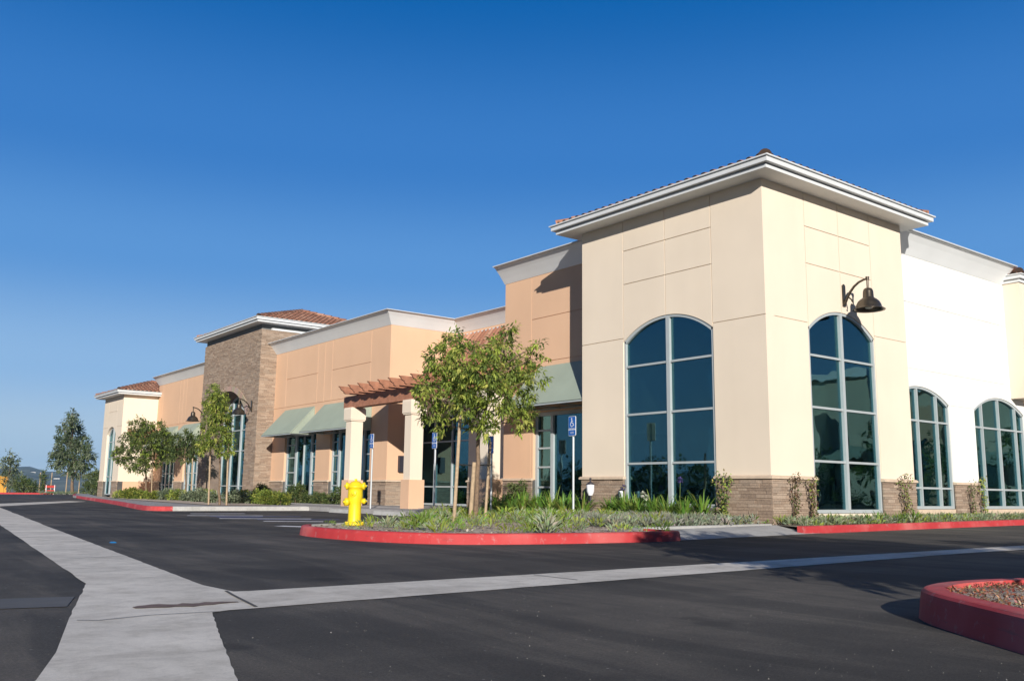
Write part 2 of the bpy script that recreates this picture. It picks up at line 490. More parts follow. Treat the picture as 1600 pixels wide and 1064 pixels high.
# hatching of the disabled bay
wb = MB(); bb = MB()
for p, q in (((-7.9, 13.6), (-6.0, 12.9)), ((-8.0, 10.9), (-5.9, 10.0)), ((-7.75, 8.7), (-6.55, 8.0)), ((-8.6, 5.9), (-7.9, 4.5)), ((-8.1, 5.6), (-6.8, 6.4)), ((-7.2, 15.4), (-5.6, 15.2))):
    strip(wb, p, q, .32, ZR + .004)
for p, q in (((-7.6, 12.7), (-5.3, 11.9)), ((-7.4, 9.9), (-5.5, 9.2)), ((-7.7, 11.9), (-6.6, 11.5))):
    strip(bb, p, q, .34, ZR + .004)
structure('white_road_marking', wb, M['whitepaint']); structure('blue_road_marking', bb, M['bluepaint'])

# kerbs: a sweep with a slightly battered face and rounded top edge
def offset_line(pts, d):
    out = []
    n = len(pts)
    for i in range(n):
        p = Vector(pts[i]); a = Vector(pts[max(i - 1, 0)]); c = Vector(pts[min(i + 1, n - 1)])
        t = (c - a).normalized(); out.append(p + Vector((-t.y, t.x)) * d)
    return out
def smooth_line(pts, it=2):
    for _ in range(it):
        q = [pts[0]]
        for i in range(len(pts) - 1):
            a, b = Vector(pts[i]), Vector(pts[i + 1])
            q += [tuple(a * .75 + b * .25), tuple(a * .25 + b * .75)]
        pts = q + [pts[-1]]
    return pts
def kerb(name, pts, m, h=.15, wd=.15, z0=ZR, side=1, base=.03):
    """outer foot of the kerb follows pts; the body lies to the left (side=1) of the walking direction"""
    prof = [(-.0, z0 - .05), (-.0, z0), (base * .55, z0 + h * .7), (base * .8, z0 + h - .018), (base + .012, z0 + h - .003), (base + .03, z0 + h), (wd, z0 + h), (wd, z0 - .05)]
    lines = [offset_line(pts, side * d) for d, z in prof]
    b = MB(); n = len(pts); vs_ = []
    for (d, z), ln in zip(prof, lines): vs_ += [(p.x, p.y, z) for p in ln]
    fs_ = [(j * n + i, j * n + i + 1, (j + 1) * n + i + 1, (j + 1) * n + i) for j in range(len(prof) - 1) for i in range(n - 1)]
    b.add(vs_, fs_)
    for e in (0, n - 1): b.add([vs_[j * n + e] for j in range(len(prof))], [tuple(range(len(prof)))])
    return structure(name, b, m)
front = smooth_line([(-9.55, 2.75), (-9.9, 2.2), (-9.99, 1.2), (-9.87, .15), (-9.44, -.96), (-8.7, -1.5), (-7.3, -1.85), (-6.1, -1.99), (-5.3, -2.0), (-4.98, -1.9), (-4.85, -1.6), (-4.84, -1.0)])
kerb('red_kerb', front, M['red'], h=.155)
back = smooth_line([(-4.84, -1.0), (-4.75, -.62), (-4.3, -.42), (-.62, -.1), (-.1, -.08)], 1)
kerb('grey_kerb', back, M['kerbgrey'], h=.15)
bk = smooth_line([(-1.62, 9.9), (-2.4, 9.4), (-4.46, 6.9), (-6.34, 4.5), (-9.1, 3.1), (-9.55, 2.75)], 2)
kerb('grey_kerb', bk, M['kerbgrey'], h=.15)
# sloping concrete apron between the two red kerbs
ap = MB(); ap.add([(-5.1, -1.93, -.144), (-.5, -1.30, -.144), (-.36, -.2, -.02), (-4.7, -.55, -.05)], [(0, 1, 2, 3)])
ap.add([(-.5, -1.30, -.144), (-.36, -.2, -.02), (.1, -.2, -.02), (.1, -1.2, -.144)], [(0, 1, 2, 3)])
structure('concrete_apron', ap, M['kerbgrey'])
rk = [(-.72, -1.27), (3.3, -.93), (7.3, -.62), (11.2, -.36), (14, -.3), (26, -.3)]
kerb('red_kerb', rk, M['red'], h=.15)
# planting beds
bed1 = [tuple(p) for p in offset_line(front, .13)] + [(-4.6, -.5), (-4.2, -.3), (-.6, .02), (-.05, .02), (0.02, 6.05), (1.22, 6.05), (1.22, 9.6), (-1.5, 9.75), (-2.35, 9.25), (-4.35, 6.8), (-6.25, 4.4), (-9.05, 3.0), (-9.42, 2.7)]
def mound(name, poly, z, m, dome=.06, step=.22):
    """a bed surface with small lumps: grid clipped to the polygon"""
    b = MB(); xs = [p[0] for p in poly]; ys = [p[1] for p in poly]
    b.add([(x, y, z) for x, y in poly], [tuple(range(len(poly)))])
    return structure(name, b, m)
mound('planting_bed', bed1, -.03, M['soil'])
bed2 = [(-.6, -1.15), (3.3, -.8), (7.3, -.5), (11.2, -.24), (14, -.18), (26, -.18), (26, .72), (5.93, .72), (5.93, .02), (0, .02), (-.1, -.1)]
mound('planting_bed', bed2, -.02, M['soil'])
# sidewalk round the entrance court, and the kerbs of the second island
slab('sidewalk', [(-1.62, 9.9), (1.2, 9.55), (1.2, 11.1), (3.7, 11.1), (3.7, 20), (2.1, 20), (2.1, 31.4), (-.2, 31.4), (-.5, 24.5), (-1.2, 20.2), (-1.75, 18.8)], -.2, .0, M['pavement'])
kerb('red_kerb', smooth_line([(5, 84), (-.9, 59), (-4.97, 32.5), (-7.0, 21.6), (-7.3, 19.6), (-7.0, 18.95), (-6.6, 18.9)], 2), M['red'], side=1)
kerb('grey_kerb', [(-6.6, 18.9), (-4.2, 18.88), (-1.75, 18.8)], M['kerbgrey'], side=1)
slab('island_walk', [(-6.6, 18.98), (-1.75, 18.9), (-1.2, 20.2), (-.5, 24.5), (-.2, 31.4), (1.2, 31.4), (1.2, 39.4), (2.1, 39.5), (2.1, 50.3), (-.1, 50.4), (-.1, 55), (6, 84), (5.1, 84), (-.75, 59), (-4.8, 32.5), (-6.85, 21.6), (-7.1, 19.6)], -.2, -.02, M['pavement'])
sheet('planting_bed', [(-4.4, 21.0), (-2.0, 21.3), (-1.3, 26), (-.6, 31.2), (1.1, 31.5), (1.1, 39.3), (2.0, 39.6), (2.0, 50.2), (-.3, 50.3), (-1.2, 49), (-3.4, 34)], .0, M['soil'])
for i, y in enumerate((12.6, 15.6)):
    b = MB(); b.prism([(-2.15, y - .85, ZR), (-1.98, y - .85, ZR), (-2.02, y - .85, ZR + .12), (-2.11, y - .85, ZR + .12)], (0, 1.7, 0))
    o = b.build('wheel_stop', M['kerbgrey'])
    tag(o, ['concrete wheel stop on the asphalt in front of the pergola, nearer the hydrant island', 'concrete wheel stop on the asphalt in front of the pergola, the farther one'][i], 'wheel stop', 'concrete wheel stops')
kerb('red_kerb', [(-30, 86), (-8, 85.6), (3.2, 84.8)], M['red'], side=1)
kerb('grey_kerb', [(3.2, 84.8), (8, 84.5), (30, 84)], M['kerbgrey'], side=1)
# near right island with bark mulch
lr_edge = smooth_line([(-13.9, -13.0), (-12.6, -11.2), (-11.9, -10.25), (-11.42, -9.62), (-11.15, -9.3), (-10.85, -9.08), (-10.3, -8.98), (-9.5, -9.15), (-6, -10.4), (0, -12.5)][::-1], 2)
kerb('red_kerb', lr_edge, M['red'], h=.185, wd=.17)
lr_in = [tuple(p) for p in offset_line(lr_edge, .15)]
sheet('planting_bed', lr_in + [(-13.5, -20), (0, -20)], ZR + .15, M['soil'])

# ------------------------------------------------------------------ the shop building
B = thing('shop_building', 'long beige and peach shop building with arched windows and tiled towers', 'building')
def FX(d):            # facade facing -X at x = d: a runs along y, n goes into the wall
    return lambda a, z, n=0.0: (d + n, a, z)
def FY(d):            # facade facing -Y at y = d: a runs along x
    return lambda a, z, n=0.0: (a, d + n, z)
def arc_z(a, A0, A1, zs, zt):
    """height of a segmental arch over [A0, A1] springing at zs with its crown at zt"""
    hw = (A1 - A0) / 2; r_ = zt - zs
    if r_ <= 0: return zs
    rad = (hw * hw + r_ * r_) / (2 * r_)
    x = a - (A0 + A1) / 2
    return zt - rad + math.sqrt(max(0, rad * rad - x * x))
def fpoly(b, P, poly, n0, n1, col=None):
    base = [Vector(P(a, z, n0)) for a, z in poly]
    b.prism(base, Vector(P(0, 0, n1)) - Vector(P(0, 0, n0)), col)
def fbox(b, P, a0, a1, z0, z1, n0, n1, col=None):
    fpoly(b, P, [(a0, z0), (a1, z0), (a1, z1), (a0, z1)], n0, n1, col)
GAP = .011
def wall(P, cells, m, name='wall', core=.32, skin=.022, label=None):
    """cells: (a0, a1, z0, z1, gapsides, arch or None); the skin is cut by real reveal joints, the core is whole"""
    b = MB()
    for (a0, a1, z0, z1, gaps, arch) in cells:
        def outline(g):
            l = a0 + (GAP if g and 'l' in gaps else 0); r_ = a1 - (GAP if g and 'r' in gaps else 0)
            t = z1 - (GAP if g and 't' in gaps else 0); bt = z0 + (GAP if g and 'b' in gaps else 0)
            if arch:
                n = 14
                lo = [(l + (r_ - l) * i / n, max(arc_z(l + (r_ - l) * i / n, *arch), arch[2])) for i in range(n + 1)]
                return lo + [(r_, t), (l, t)]
            return [(l, bt), (r_, bt), (r_, t), (l, t)]
        fpoly(b, P, outline(True), 0, skin)
        fpoly(b, P, outline(False), skin, core)
    return b.build(name, m, B, label)

def window(P, a0, a1, z0, z1, mulls, bars, arch=None, n=.13, label=None, barspans=None, fw=.065, parent=None, midw=.05):
    """frame mesh with mullions and bars; the panes are its child"""
    b = MB(); top = lambda a: arc_z(a, a0, a1, arch[0], arch[1]) if arch else z1
    zs = arch[0] if arch else z1
    fbox(b, P, a0, a0 + fw, z0, zs, n - .06, n + .06); fbox(b, P, a1 - fw, a1, z0, zs, n - .06, n + .06)
    fbox(b, P, a0 + fw, a1 - fw, z0, z0 + .08, n - .07, n + .06)
    if arch:
        k = 22; A = [a0 + (a1 - a0) * i / k for i in range(k + 1)]
        c = (a0 + a1) / 2
        for i in range(k):
            q0, q1 = A[i], A[i + 1]
            sh = lambda q: c + (q - c) * (1 - fw / ((a1 - a0) / 2))
            fpoly(b, P, [(q0, top(q0) - .002), (sh(q0), top(q0) - fw), (sh(q1), top(q1) - fw), (q1, top(q1) - .002)], n - .06, n + .06)
    else:
        fbox(b, P, a0 + fw, a1 - fw, z1 - fw, z1, n - .055, n + .06)
    for mu in mulls:
        mw_ = midw if not isinstance(mu, tuple) else mu[1]; mu = mu if not isinstance(mu, tuple) else mu[0]
        fbox(b, P, mu - mw_ / 2, mu + mw_ / 2, z0 + .08, top(mu) - fw * .8, n - .075, n + .05)
    for i, z in enumerate(bars):
        l, r_ = (a0 + fw * .5, a1 - fw * .5) if not barspans else barspans[i]
        fbox(b, P, l, r_, z - .026, z + .026, n - .05, n + .045)
    o = b.build('window', M['frame'], parent or B, label)
    gbm = MB()
    if arch:
        k = 22; A = [a0 + .02 + (a1 - a0 - .04) * i / k for i in range(k + 1)]
        poly = [(a0 + .02, z0 + .02), (a1 - .02, z0 + .02)] + [(q, top(q) - .03) for q in A[::-1]]
    else: poly = [(a0 + .02, z0 + .02), (a1 - .02, z0 + .02), (a1 - .02, z1 - .02), (a0 + .02, z1 - .02)]
    fpoly(gbm, P, poly, n + .0, n + .012)
    gbm.build('pane', M['glass'], o)
    return o

def stone_col(r_):
    t = r_.random()
    base = [(.385, .285, .212), (.355, .262, .195), (.415, .312, .235), (.325, .24, .18), (.38, .295, .228), (.44, .34, .26)][int(t * 6)]
    k = r_.uniform(.9, 1.1)
    return tuple(c * k for c in base)
def veneer(P, a0, a1, z0, z1, seed, name='stone_veneer', hole=None, cmin=.04, cmax=.085, lmin=.14, lmax=.5, b=None):
    """dry-stacked ledge stones: every stone a box that stands out by its own amount"""
    rr = random.Random(seed); own = b is None; b = b or MB(); z = z0
    while z < z1 - .01:
        h = min(rr.uniform(cmin, cmax), z1 - z)
        spans = [(a0, a1)]
        if hole:
            A0, A1, zs, zt, zb = hole; zm = z + h / 2
            if zb <= zm < zt + .02:
                if zm <= zs: ha, hb = A0, A1
                else:
                    lo_, hi_ = 0, (A1 - A0) / 2
                    for _ in range(24):
                        md = (lo_ + hi_) / 2
                        if arc_z((A0 + A1) / 2 + md, A0, A1, zs, zt) > zm: lo_ = md
                        else: hi_ = md
                    ha, hb = (A0 + A1) / 2 - lo_, (A0 + A1) / 2 + lo_
                spans = [(a0, ha), (hb, a1)]
        for s0, s1 in spans:
            a = s0
            while a < s1 - .01:
                l = rr.uniform(lmin, lmax)
                e = a + l if a + l < s1 - lmin * .6 else s1
                pr = rr.uniform(.026, .046)
                fbox(b, P, a + .002, e - .002, z + .002, z + h - .003, -pr, .0, stone_col(rr))
                a = e
        z += h
    if own: return b.build(name, M['stone'], B)
def backing(P, spans, z0, z1, n0=.004, n1=.32, m='joint', name='wall_base'):
    for a0, a1 in spans: b = MB(); fbox(b, P, a0, a1, z0, z1, n0, n1); b.build(name, M[m], B)
def capstones(P, spans, z=.955, name='wainscot_cap'):
    for a0, a1 in spans:
        b = MB()
        fpoly_ = [(-.085, z), (.02, z), (.02, z + .075), (-.03, z + .075), (-.085, z + .045)]
        base = [Vector(P(a0, zz, n)) for n, zz in fpoly_]
        b.prism(base, Vector(P(a1, 0, 0)) - Vector(P(a0, 0, 0)))
        b.build(name, M['cap'], B)

# -- corner tower: two identical faces
TW, TH = 6.04, 7.72
def tower_cells(W0, W1, A0, A1, ztop, flip=False):
    c = (A0 + A1) / 2; ar = (A0, A1, 4.48, 4.985)
    return [(W0, A0, 1.0, 4.57, 'rt', None), (W0, A0, 4.57, ztop, 'rb', None),
            (A1, W1, 1.0, 4.57, 'lt', None), (A1, W1, 4.57, ztop, 'lb', None),
            (A0, c, 4.3, 6.0, 'lrt', ar), (c, A1, 4.3, 6.0, 'lrt', ar),
            (A0, c, 6.0, 6.9, 'lrtb', None), (c, A1, 6.0, 6.9, 'lrtb', None),
            (A0, c, 6.9, ztop, 'lrb', None), (c, A1, 6.9, ztop, 'lrb', None)]
PX0, PY0 = FX(0), FY(0)
wall(PX0, tower_cells(0, TW, 1.5, 4.45, TH), M['cream'], label='cream tower wall in softer light, over the planting island')
wall(PY0, [(a0 if a0 else .3205, a1, z0, z1, g_, ar) if a0 == 0 else (a0, a1, z0, z1, g_, ar) for a0, a1, z0, z1, g_, ar in tower_cells(0, 5.93, 1.6, 4.4, TH)], M['cream'], label='brightly lit cream tower wall with the lamp above its arched window')
b = MB()
b.box(.36, 5.9, TW - .3, TW, 1.0, TH); b.box(5.61, 5.93, .33, TW - .31, 1.0, TH)
b.build('wall', M['cream'], B)
window(PX0, 1.5, 4.45, .30, 4.5, [(2.93, .11)], [1.345, 2.58, 3.815], (4.48, 4.985), n=.085, label='dark tall arched window on the tower face above the strap-leaved plants')
window(PY0, 1.6, 4.4, .21, 4.5, [(2.97, .10)], [1.385, 2.62, 3.835], (4.48, 4.985), n=.085, label='tall arched window under the wall lamp, reflecting a building')
backing(PX0, [(0.0, 1.5), (4.45, TW)], -.2, 1.0); backing(PY0, [(.33, 1.6), (4.4, 5.93)], -.2, 1.0)
backing(PX0, [(1.5, 4.45)], -.2, .3); backing(PY0, [(1.6, 4.4)], -.2, .2, m='cream')
veneer(PX0, -.045, 1.5, -.15, .955, 1); veneer(PX0, 4.45, TW, -.15, .955, 2)
veneer(PY0, -.03, 1.6, -.15, .955, 3); veneer(PY0, 4.4, 5.94, -.15, .955, 4)
capstones(PX0, [(-.085, 1.52), (4.43, TW + .05)]); capstones(PY0, [(.02, 1.62), (4.38, 5.96)])

# -- roof pieces
def tile_col(r_):
    base = [(.38, .18, .115), (.43, .215, .14), (.33, .15, .095), (.47, .26, .18), (.40, .195, .125)][int(r_.random() * 5)]
    k = r_.uniform(.85, 1.15); return tuple(c * k for c in base)
def barrel(b, p, q, rp, rq, nrm, col, n=5):
    """half-round tile from p (low end) to q (high end)"""
    p, q, nrm = Vector(p), Vector(q), Vector(nrm); d = (q - p).normalized(); s = d.cross(nrm).normalized()
    vs_ = []
    for c, r_ in ((p, rp), (q, rq), (p, rp * .8)):
        for k in range(n + 1):
            a = PI * k / n; vs_.append(c + s * r_ * math.cos(a) + nrm * r_ * math.sin(a))
    m_ = n + 1
    b.add(vs_, [(k, k + 1, m_ + k + 1, m_ + k) for k in range(n)] , col, True)
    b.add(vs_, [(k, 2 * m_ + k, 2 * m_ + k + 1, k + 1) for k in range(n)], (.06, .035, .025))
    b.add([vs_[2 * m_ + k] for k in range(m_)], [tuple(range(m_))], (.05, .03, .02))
def tiled_plane(b, ub, o, u, v, L, vmax, slope, seed, pitch=.26, course=.40, lo=0):
    """o: eave corner, u: along the eave, v: inward; vmax(u) gives how far in the plane reaches"""
    rr = random.Random(seed); o, u, v = Vector(o), Vector(u), Vector(v)
    nrm = (Vector((0, 0, 1)) - v * slope).normalized()
    at = lambda a, i, dz=0: o + u * a + v * i + Vector((0, 0, slope * i + dz))
    nc = int(L / pitch); pitch = L / nc
    for j in range(nc):
        a = (j + .5) * pitch; top = vmax(a); i = -.06
        while i < top - .03:
            e = min(i + course + .05, top + .02)
            barrel(b, at(a, i, .035), at(a, e, .02), pitch * .40, pitch * .33, nrm, tile_col(rr))
            i += course
    # under layer
    us = [L * k / 24 for k in range(25)]
    ub.add([at(a, 0, 0) for a in us] + [at(a, vmax(a), 0) for a in us], [(k, k + 1, 25 + k + 1, 25 + k) for k in range(24)])
def hip_roof(x0, x1, y0, y1, z, slope, seed, faces='wsen', label=None):
    b = MB(); ub = MB(); W, D_ = x1 - x0, y1 - y0; h = min(W, D_) / 2
    if 'w' in faces: tiled_plane(b, ub, (x0, y0, z), (0, 1, 0), (1, 0, 0), D_, lambda a: min(a, D_ - a, h), slope, seed)
    if 'e' in faces: tiled_plane(b, ub, (x1, y0, z), (0, 1, 0), (-1, 0, 0), D_, lambda a: min(a, D_ - a, h), slope, seed + 1)
    if 's' in faces: tiled_plane(b, ub, (x0, y0, z), (1, 0, 0), (0, 1, 0), W, lambda a: min(a, W - a, h), slope, seed + 2)
    if 'n' in faces: tiled_plane(b, ub, (x0, y1, z), (1, 0, 0), (0, -1, 0), W, lambda a: min(a, W - a, h), slope, seed + 3)
    rr = random.Random(seed + 9)
    def ridge(p, q):
        p, q = Vector(p), Vector(q); n = max(1, int((q - p).length / .42)); d = (q - p).normalized()
        s = d.cross(Vector((0, 0, 1))).normalized(); nr = s.cross(d)
        for i in range(n):
            barrel(b, p + (q - p) * (i / n) + nr * .06, p + (q - p) * ((i + 1.1) / n) + nr * .045, .15, .125, nr, tile_col(rr), 7)
    zz = z + slope * h
    if W >= D_: r1, r2 = (x0 + h, (y0 + y1) / 2, zz), (x1 - h, (y0 + y1) / 2, zz)
    else: r1, r2 = ((x0 + x1) / 2, y0 + h, zz), ((x0 + x1) / 2, y1 - h, zz)
    ridge((x0, y0, z), r1); ridge((x1, y1, z), r2)
    if W >= D_: ridge((x0, y1, z), r1); ridge((x1, y0, z), r2)
    else: ridge((x1, y0, z), r1); ridge((x0, y1, z), r2)
    if abs(W - D_) > .2: ridge(r1, r2)
    o = b.build('roof', M['tile'], B, label)
    ub.build('roof_underlay', M['underlay'], o)
    return o
def eaves(x0, x1, y0, y1, z, o1=.52, o2=.62, h1=.085, h2=.115, frieze=None):
    """stepped fascia boards round a hipped roof; z is the underside"""
    b = MB()
    b.box(x0 - o1, x1 + o1, y0 - o1, y1 + o1, z, z + h1)
    b.box(x0 - o2, x1 + o2, y0 - o2, y1 + o2, z + h1 + .02, z + h1 + .02 + h2)
    b.box(x0 - o2 - .045, x1 + o2 + .045, y0 - o2 - .045, y1 + o2 + .045, z + h1 + .02 + h2, z + h1 + .05 + h2)
    o = b.build('eave', M['trim'], B)
    c = MB(); c.box(x0 - o1 + .05, x1 + o1 - .05, y0 - o1 + .05, y1 + o1 - .05, z + h1, z + h1 + .02)  # strip between the fascia boards, its shadow line painted as dark colour
    c.build('painted_shadow_gap', M['trim_shade'], o)
    return o
eaves(0, 5.93, 0, TW, TH)
hip_roof(-.5, 6.43, -.5, TW + .5, TH + .215, .31, 20, label='tiled roof of the corner tower, only its edge showing')

# -- cornices
def cornice(path, z0=7.34, m='grey_trim', name='cornice'):
    prof = [(-.02, z0 - .0), (.012, z0 + .0), (.14, z0 + .16), (.28, z0 + .325), (.43, z0 + .48), (.47, z0 + .485), (.47, z0 + .50), (-.32, z0 + .50)]
    capf = [(.46, z0 + .502), (.53, z0 + .502), (.53, z0 + .53), (-.34, z0 + .545), (-.34, z0 + .502)]
    def sweep(pr):
        b = MB(); n = len(path); P_ = [Vector(p) for p in path]; vs_ = []
        for i in range(n):
            d1 = (P_[i] - P_[i - 1]).normalized() if i else (P_[1] - P_[0]).normalized()
            d2 = (P_[i + 1] - P_[i]).normalized() if i < n - 1 else d1
            n1, n2 = Vector((d1.y, -d1.x)), Vector((d2.y, -d2.x))
            mt = (n1 + n2); mt = mt / (mt.dot(n1))
            vs_ += [(*(P_[i] + mt * q), z) for q, z in pr]
        k = len(pr)
        fs_ = [(i * k + j, i * k + j + 1, (i + 1) * k + j + 1, (i + 1) * k + j) for i in range(n - 1) for j in range(k - 1)]
        fs_ += [(i * k + k - 1, i * k, (i + 1) * k, (i + 1) * k + k - 1) for i in range(n - 1)]
        fs_ += [tuple(range(k)), tuple(range((n - 1) * k, n * k))]
        b.add(vs_, fs_); return b
    o = sweep(prof).build(name, M[m], B)
    sweep(capf).build('cap_flashing', M['metal'], o)
    return o
cornice([(2.1, 31.38), (2.1, 20.0), (5.4, 20.0), (5.4, 11.1)])
cornice([(1.2, 11.13), (1.2, 6.06)])
cornice([(2.1, 50.38), (2.1, 39.42)])
cornice([(5.95, .7), (13.31, .7)])

# -- peach wing beside the tower
P1 = FX(1.2)
wall(P1, [(TW, 9.72, 4.57, 5.96, 'rtb', None), (TW, 9.72, 5.96, 7.36, 'rb', None), (9.72, 11.1, 4.57, 7.36, 'lb', None),
          (9.72, 11.1, .98, 4.57, 'lt', None), (TW, 9.72, 3.02, 4.57, 'rt', None), (9.62, 9.72, .98, 3.02, 'r', None)], M['peach'], label='peach wall behind the tree, half in the shadow of the tower')
b = MB(); b.box(1.525, 5.4, 10.8, 11.1, 0, 7.36); b.box(5.4, 5.7, 6.3, 20.3, 0, 7.36); b.build('wall', M['peach'], B)
window(P1, TW + .02, 9.62, .12, 3.02, [(8.82, .12), (7.0, .08)], [.76, 1.36, 1.93, 2.47], barspans=[(8.82, 9.55)] * 4, n=.16, fw=.11, label='shop window behind the blue disabled parking sign nearest the tower')
backing(P1, [(9.62, 11.1)], -.2, .98); veneer(P1, 9.62, 11.12, -.1, .955, 5); capstones(P1, [(9.6, 11.15)])
backing(P1, [(TW, 9.62)], -.2, .12)

# -- peach wing with two awnings
P2 = FX(2.1)
wall(P2, [(20.0, 21.4, .98, 4.57, 't', None), (25.04, 26.45, .98, 4.57, 't', None), (29.86, 31.4, .98, 4.57, 't', None),
          (21.4, 25.04, 3.3, 4.57, 't', None), (26.45, 29.86, 3.3, 4.57, 't', None),
          (20.0, 21.59, 4.57, 7.36, 'rb', None), (21.59, 25.15, 4.57, 5.95, 'lrtb', None), (21.59, 25.15, 5.95, 7.36, 'lrb', None),
          (25.15, 25.88, 4.57, 7.36, 'lrb', None), (25.88, 26.61, 4.57, 7.36, 'lrb', None),
          (26.61, 30.05, 4.57, 5.95, 'lrtb', None), (26.61, 30.05, 5.95, 7.36, 'lrb', None), (30.05, 31.4, 4.57, 7.36, 'lb', None)], M['peach'], label='peach wall with recessed panels above two green awnings')
b = MB(); b.box(2.4205, 5.4, 20.0, 20.3, .98, 7.36); b.build('wall', M['peach'], B, 'sunlit peach side wall of the entrance court')
backing(P2, [(20.0, 21.4), (25.04, 26.45), (29.86, 31.4)], -.2, .98); backing(P2, [(21.4, 25.04), (26.45, 29.86)], -.2, .14)
for i, (a0, a1) in enumerate(((19.96, 21.4), (25.04, 26.45), (29.86, 31.4))): veneer(P2, a0, a1, -.05, .955, 6 + i, lmin=.2, lmax=.6)
capstones(P2, [(19.92, 21.42), (25.02, 26.47), (29.84, 31.38)])
PS = FY(20.0)
backing(PS, [(2.43, 5.4)], -.2, .98); veneer(PS, 2.07, 3.6, -.05, .955, 10, lmin=.2, lmax=.6); capstones(PS, [(2.13, 3.6)])
WL = 'shop window under the green awning'
window(P2, 21.4, 25.04, .14, 3.3, [(24.35, .14), (23.2, .05), (22.1, .12)], [.8, 1.4, 2.1, 2.7] * 2, barspans=[(24.4, 25.0)] * 4 + [(21.44, 22.1)] * 4, n=.17, fw=.1, label=WL + ' next to the first pergola pillar')
window(P2, 26.45, 29.86, .14, 3.3, [(28.77, .17), (27.93, .05), (27.1, .14)], [.8, 1.4, 2.1, 2.7] * 2, barspans=[(28.8, 29.8)] * 4 + [(26.48, 27.1)] * 4, n=.17, fw=.13, label=WL + ' beside the stone tower')

# -- awnings
def awning(P, a0, a1, zt, zb, out, label, parts=True):
    """sloping fabric on a light frame: cover, two cheeks and a front bar"""
    b = MB(); t = .02
    tri = [(-.01, zt), (-out, zb), (-out, zb - .0), (-out + .03, zb - .02), (-.01, zt - .05)]
    b.prism([Vector(P(a0, z, n)) for n, z in tri], Vector(P(a1, 0, 0)) - Vector(P(a0, 0, 0)))
    for a in (a0 + .012, a1 - .032):
        b.prism([Vector(P(a, z, n)) for n, z in ((-.01, zt - .06), (-out + .05, zb - .02), (-.01, zb - .02))], Vector(P(.02, 0, 0)) - Vector(P(0, 0, 0)))
    o = b.build('awning', M['awning'], B, label)
    c = MB(); fbox(c, P, a0, a1, zb - .06, zb - .022, -out + .004, -out + .04)
    fbox(c, P, a0, a1, zb - .06, zb - .022, -.05, -.012)
    for k in range(4):
        a = a0 + .1 + (a1 - a0 - .24) * k / 3
        fbox(c, P, a, a + .035, zb - .058, zb - .024, -out + .041, -.051)
    c.build('awning_frame', M['frame'], o)
    return o
awning(P1, TW + .02, 9.5, 4.42, 3.13, 1.15, 'green awning next to the corner tower, partly in its shadow')
awning(P2, 21.35, 25.75, 4.42, 3.13, 1.2, 'green awning above the pergola end')
awning(P2, 26.7, 29.95, 4.42, 3.13, 1.2, 'green awning beside the stone tower')
P3 = FX(2.1)
awning(P3, 41.7, 44.9, 4.45, 3.13, 1.2, 'far green awning just past the stone tower')
awning(P3, 45.9, 49.0, 4.45, 3.13, 1.2, 'farthest green awning, behind trees')

# -- stone tower
SX, SY0, SY1, SZ = 1.26, 31.4, 39.4, 8.58
PT = FX(SX); PTS = FY(SY0)
oa = (32.75, 38.05, 4.35, 5.72)
k = 18; A = [oa[0] + (oa[1] - oa[0]) * i / k for i in range(k + 1)]
b = MB()
fbox(b, PT, SY0, oa[0], -.2, SZ, .0, .9); fbox(b, PT, oa[1], SY1, -.2, SZ, .0, .9)
fpoly(b, PT, [(a, arc_z(a, *oa)) for a in A] + [(oa[1], SZ), (oa[0], SZ)], 0, .9)
b.box(SX + .9, 9.0, SY0, SY0 + .4, -.2, SZ); b.box(SX + .9, 9.0, SY1 - .4, SY1, -.2, SZ); b.box(8.6, 9.0, SY0 + .4, SY1 - .4, -.2, SZ)
b.build('wall', m_plain('stone_tower_backing', (.20, .15, .12), .95, .2), B, 'brown ledge-stone tower with an arched recess')
vb = MB()
veneer(PT, SY0 - .045, SY1 + .04, -.1, SZ, 11, hole=(*oa, -1), cmin=.05, cmax=.095, lmin=.15, lmax=.5, b=vb)
veneer(PTS, SX - .02, SX + .9, -.1, 8.58, 12, cmin=.05, cmax=.095, lmin=.15, lmax=.5, b=vb)
veneer(PTS, SX + .9, 7.4, 7.3, 8.58, 13, cmin=.05, cmax=.095, lmin=.15, lmax=.5, b=vb)
vb.build('stone_veneer', M['stone'], B)
b = MB()                                                   # arch ring of cut stones
for i in range(21):
    t0, t1 = i / 21, (i + 1) / 21
    q0, q1 = oa[0] + (oa[1] - oa[0]) * t0, oa[0] + (oa[1] - oa[0]) * t1
    c = (oa[0] + oa[1]) / 2
    ex = lambda q: c + (q - c) * 1.11
    fpoly(b, PT, [(q0 + .01, arc_z(q0, *oa)), (q1 - .01, arc_z(q1, *oa)), (ex(q1) - .01, arc_z(q1, *oa) + .27), (ex(q0) + .01, arc_z(q0, *oa) + .27)], -.085, -.0, tuple(cc * rng.uniform(1.05, 1.3) for cc in (.40, .30, .235)))
b.build('arch_ring', M['stone'], B)
window(PT, oa[0], oa[1], .1, 4.35, [(34.1, .13), (35.4, .16), (36.7, .13)], [.75, 2.6, 3.7, 4.55], (4.35, 5.68), n=.83, fw=.1, label='deeply recessed arched window of the stone tower')
b = MB(); fbox(b, PTS, SX + .51, 9.06, SZ, SZ + .1, -.06, .4)
b.build('trim_band', M['trim'], B)
b = MB(); b.box(SX + .03, 8.9, SY0 + .12, SY1 - .03, SZ, SZ + .295); b.build('frieze', M['trim_shade'], B)  # frieze board with the eave's shade put into its dark colour
eaves(SX, 9.0, SY0, SY1, SZ + .29, .46, .54)
hip_roof(SX - .38, 9.38, SY0 - .38, SY1 + .38, SZ + .50, .335, 40, label='clay tile hip roof of the stone tower')

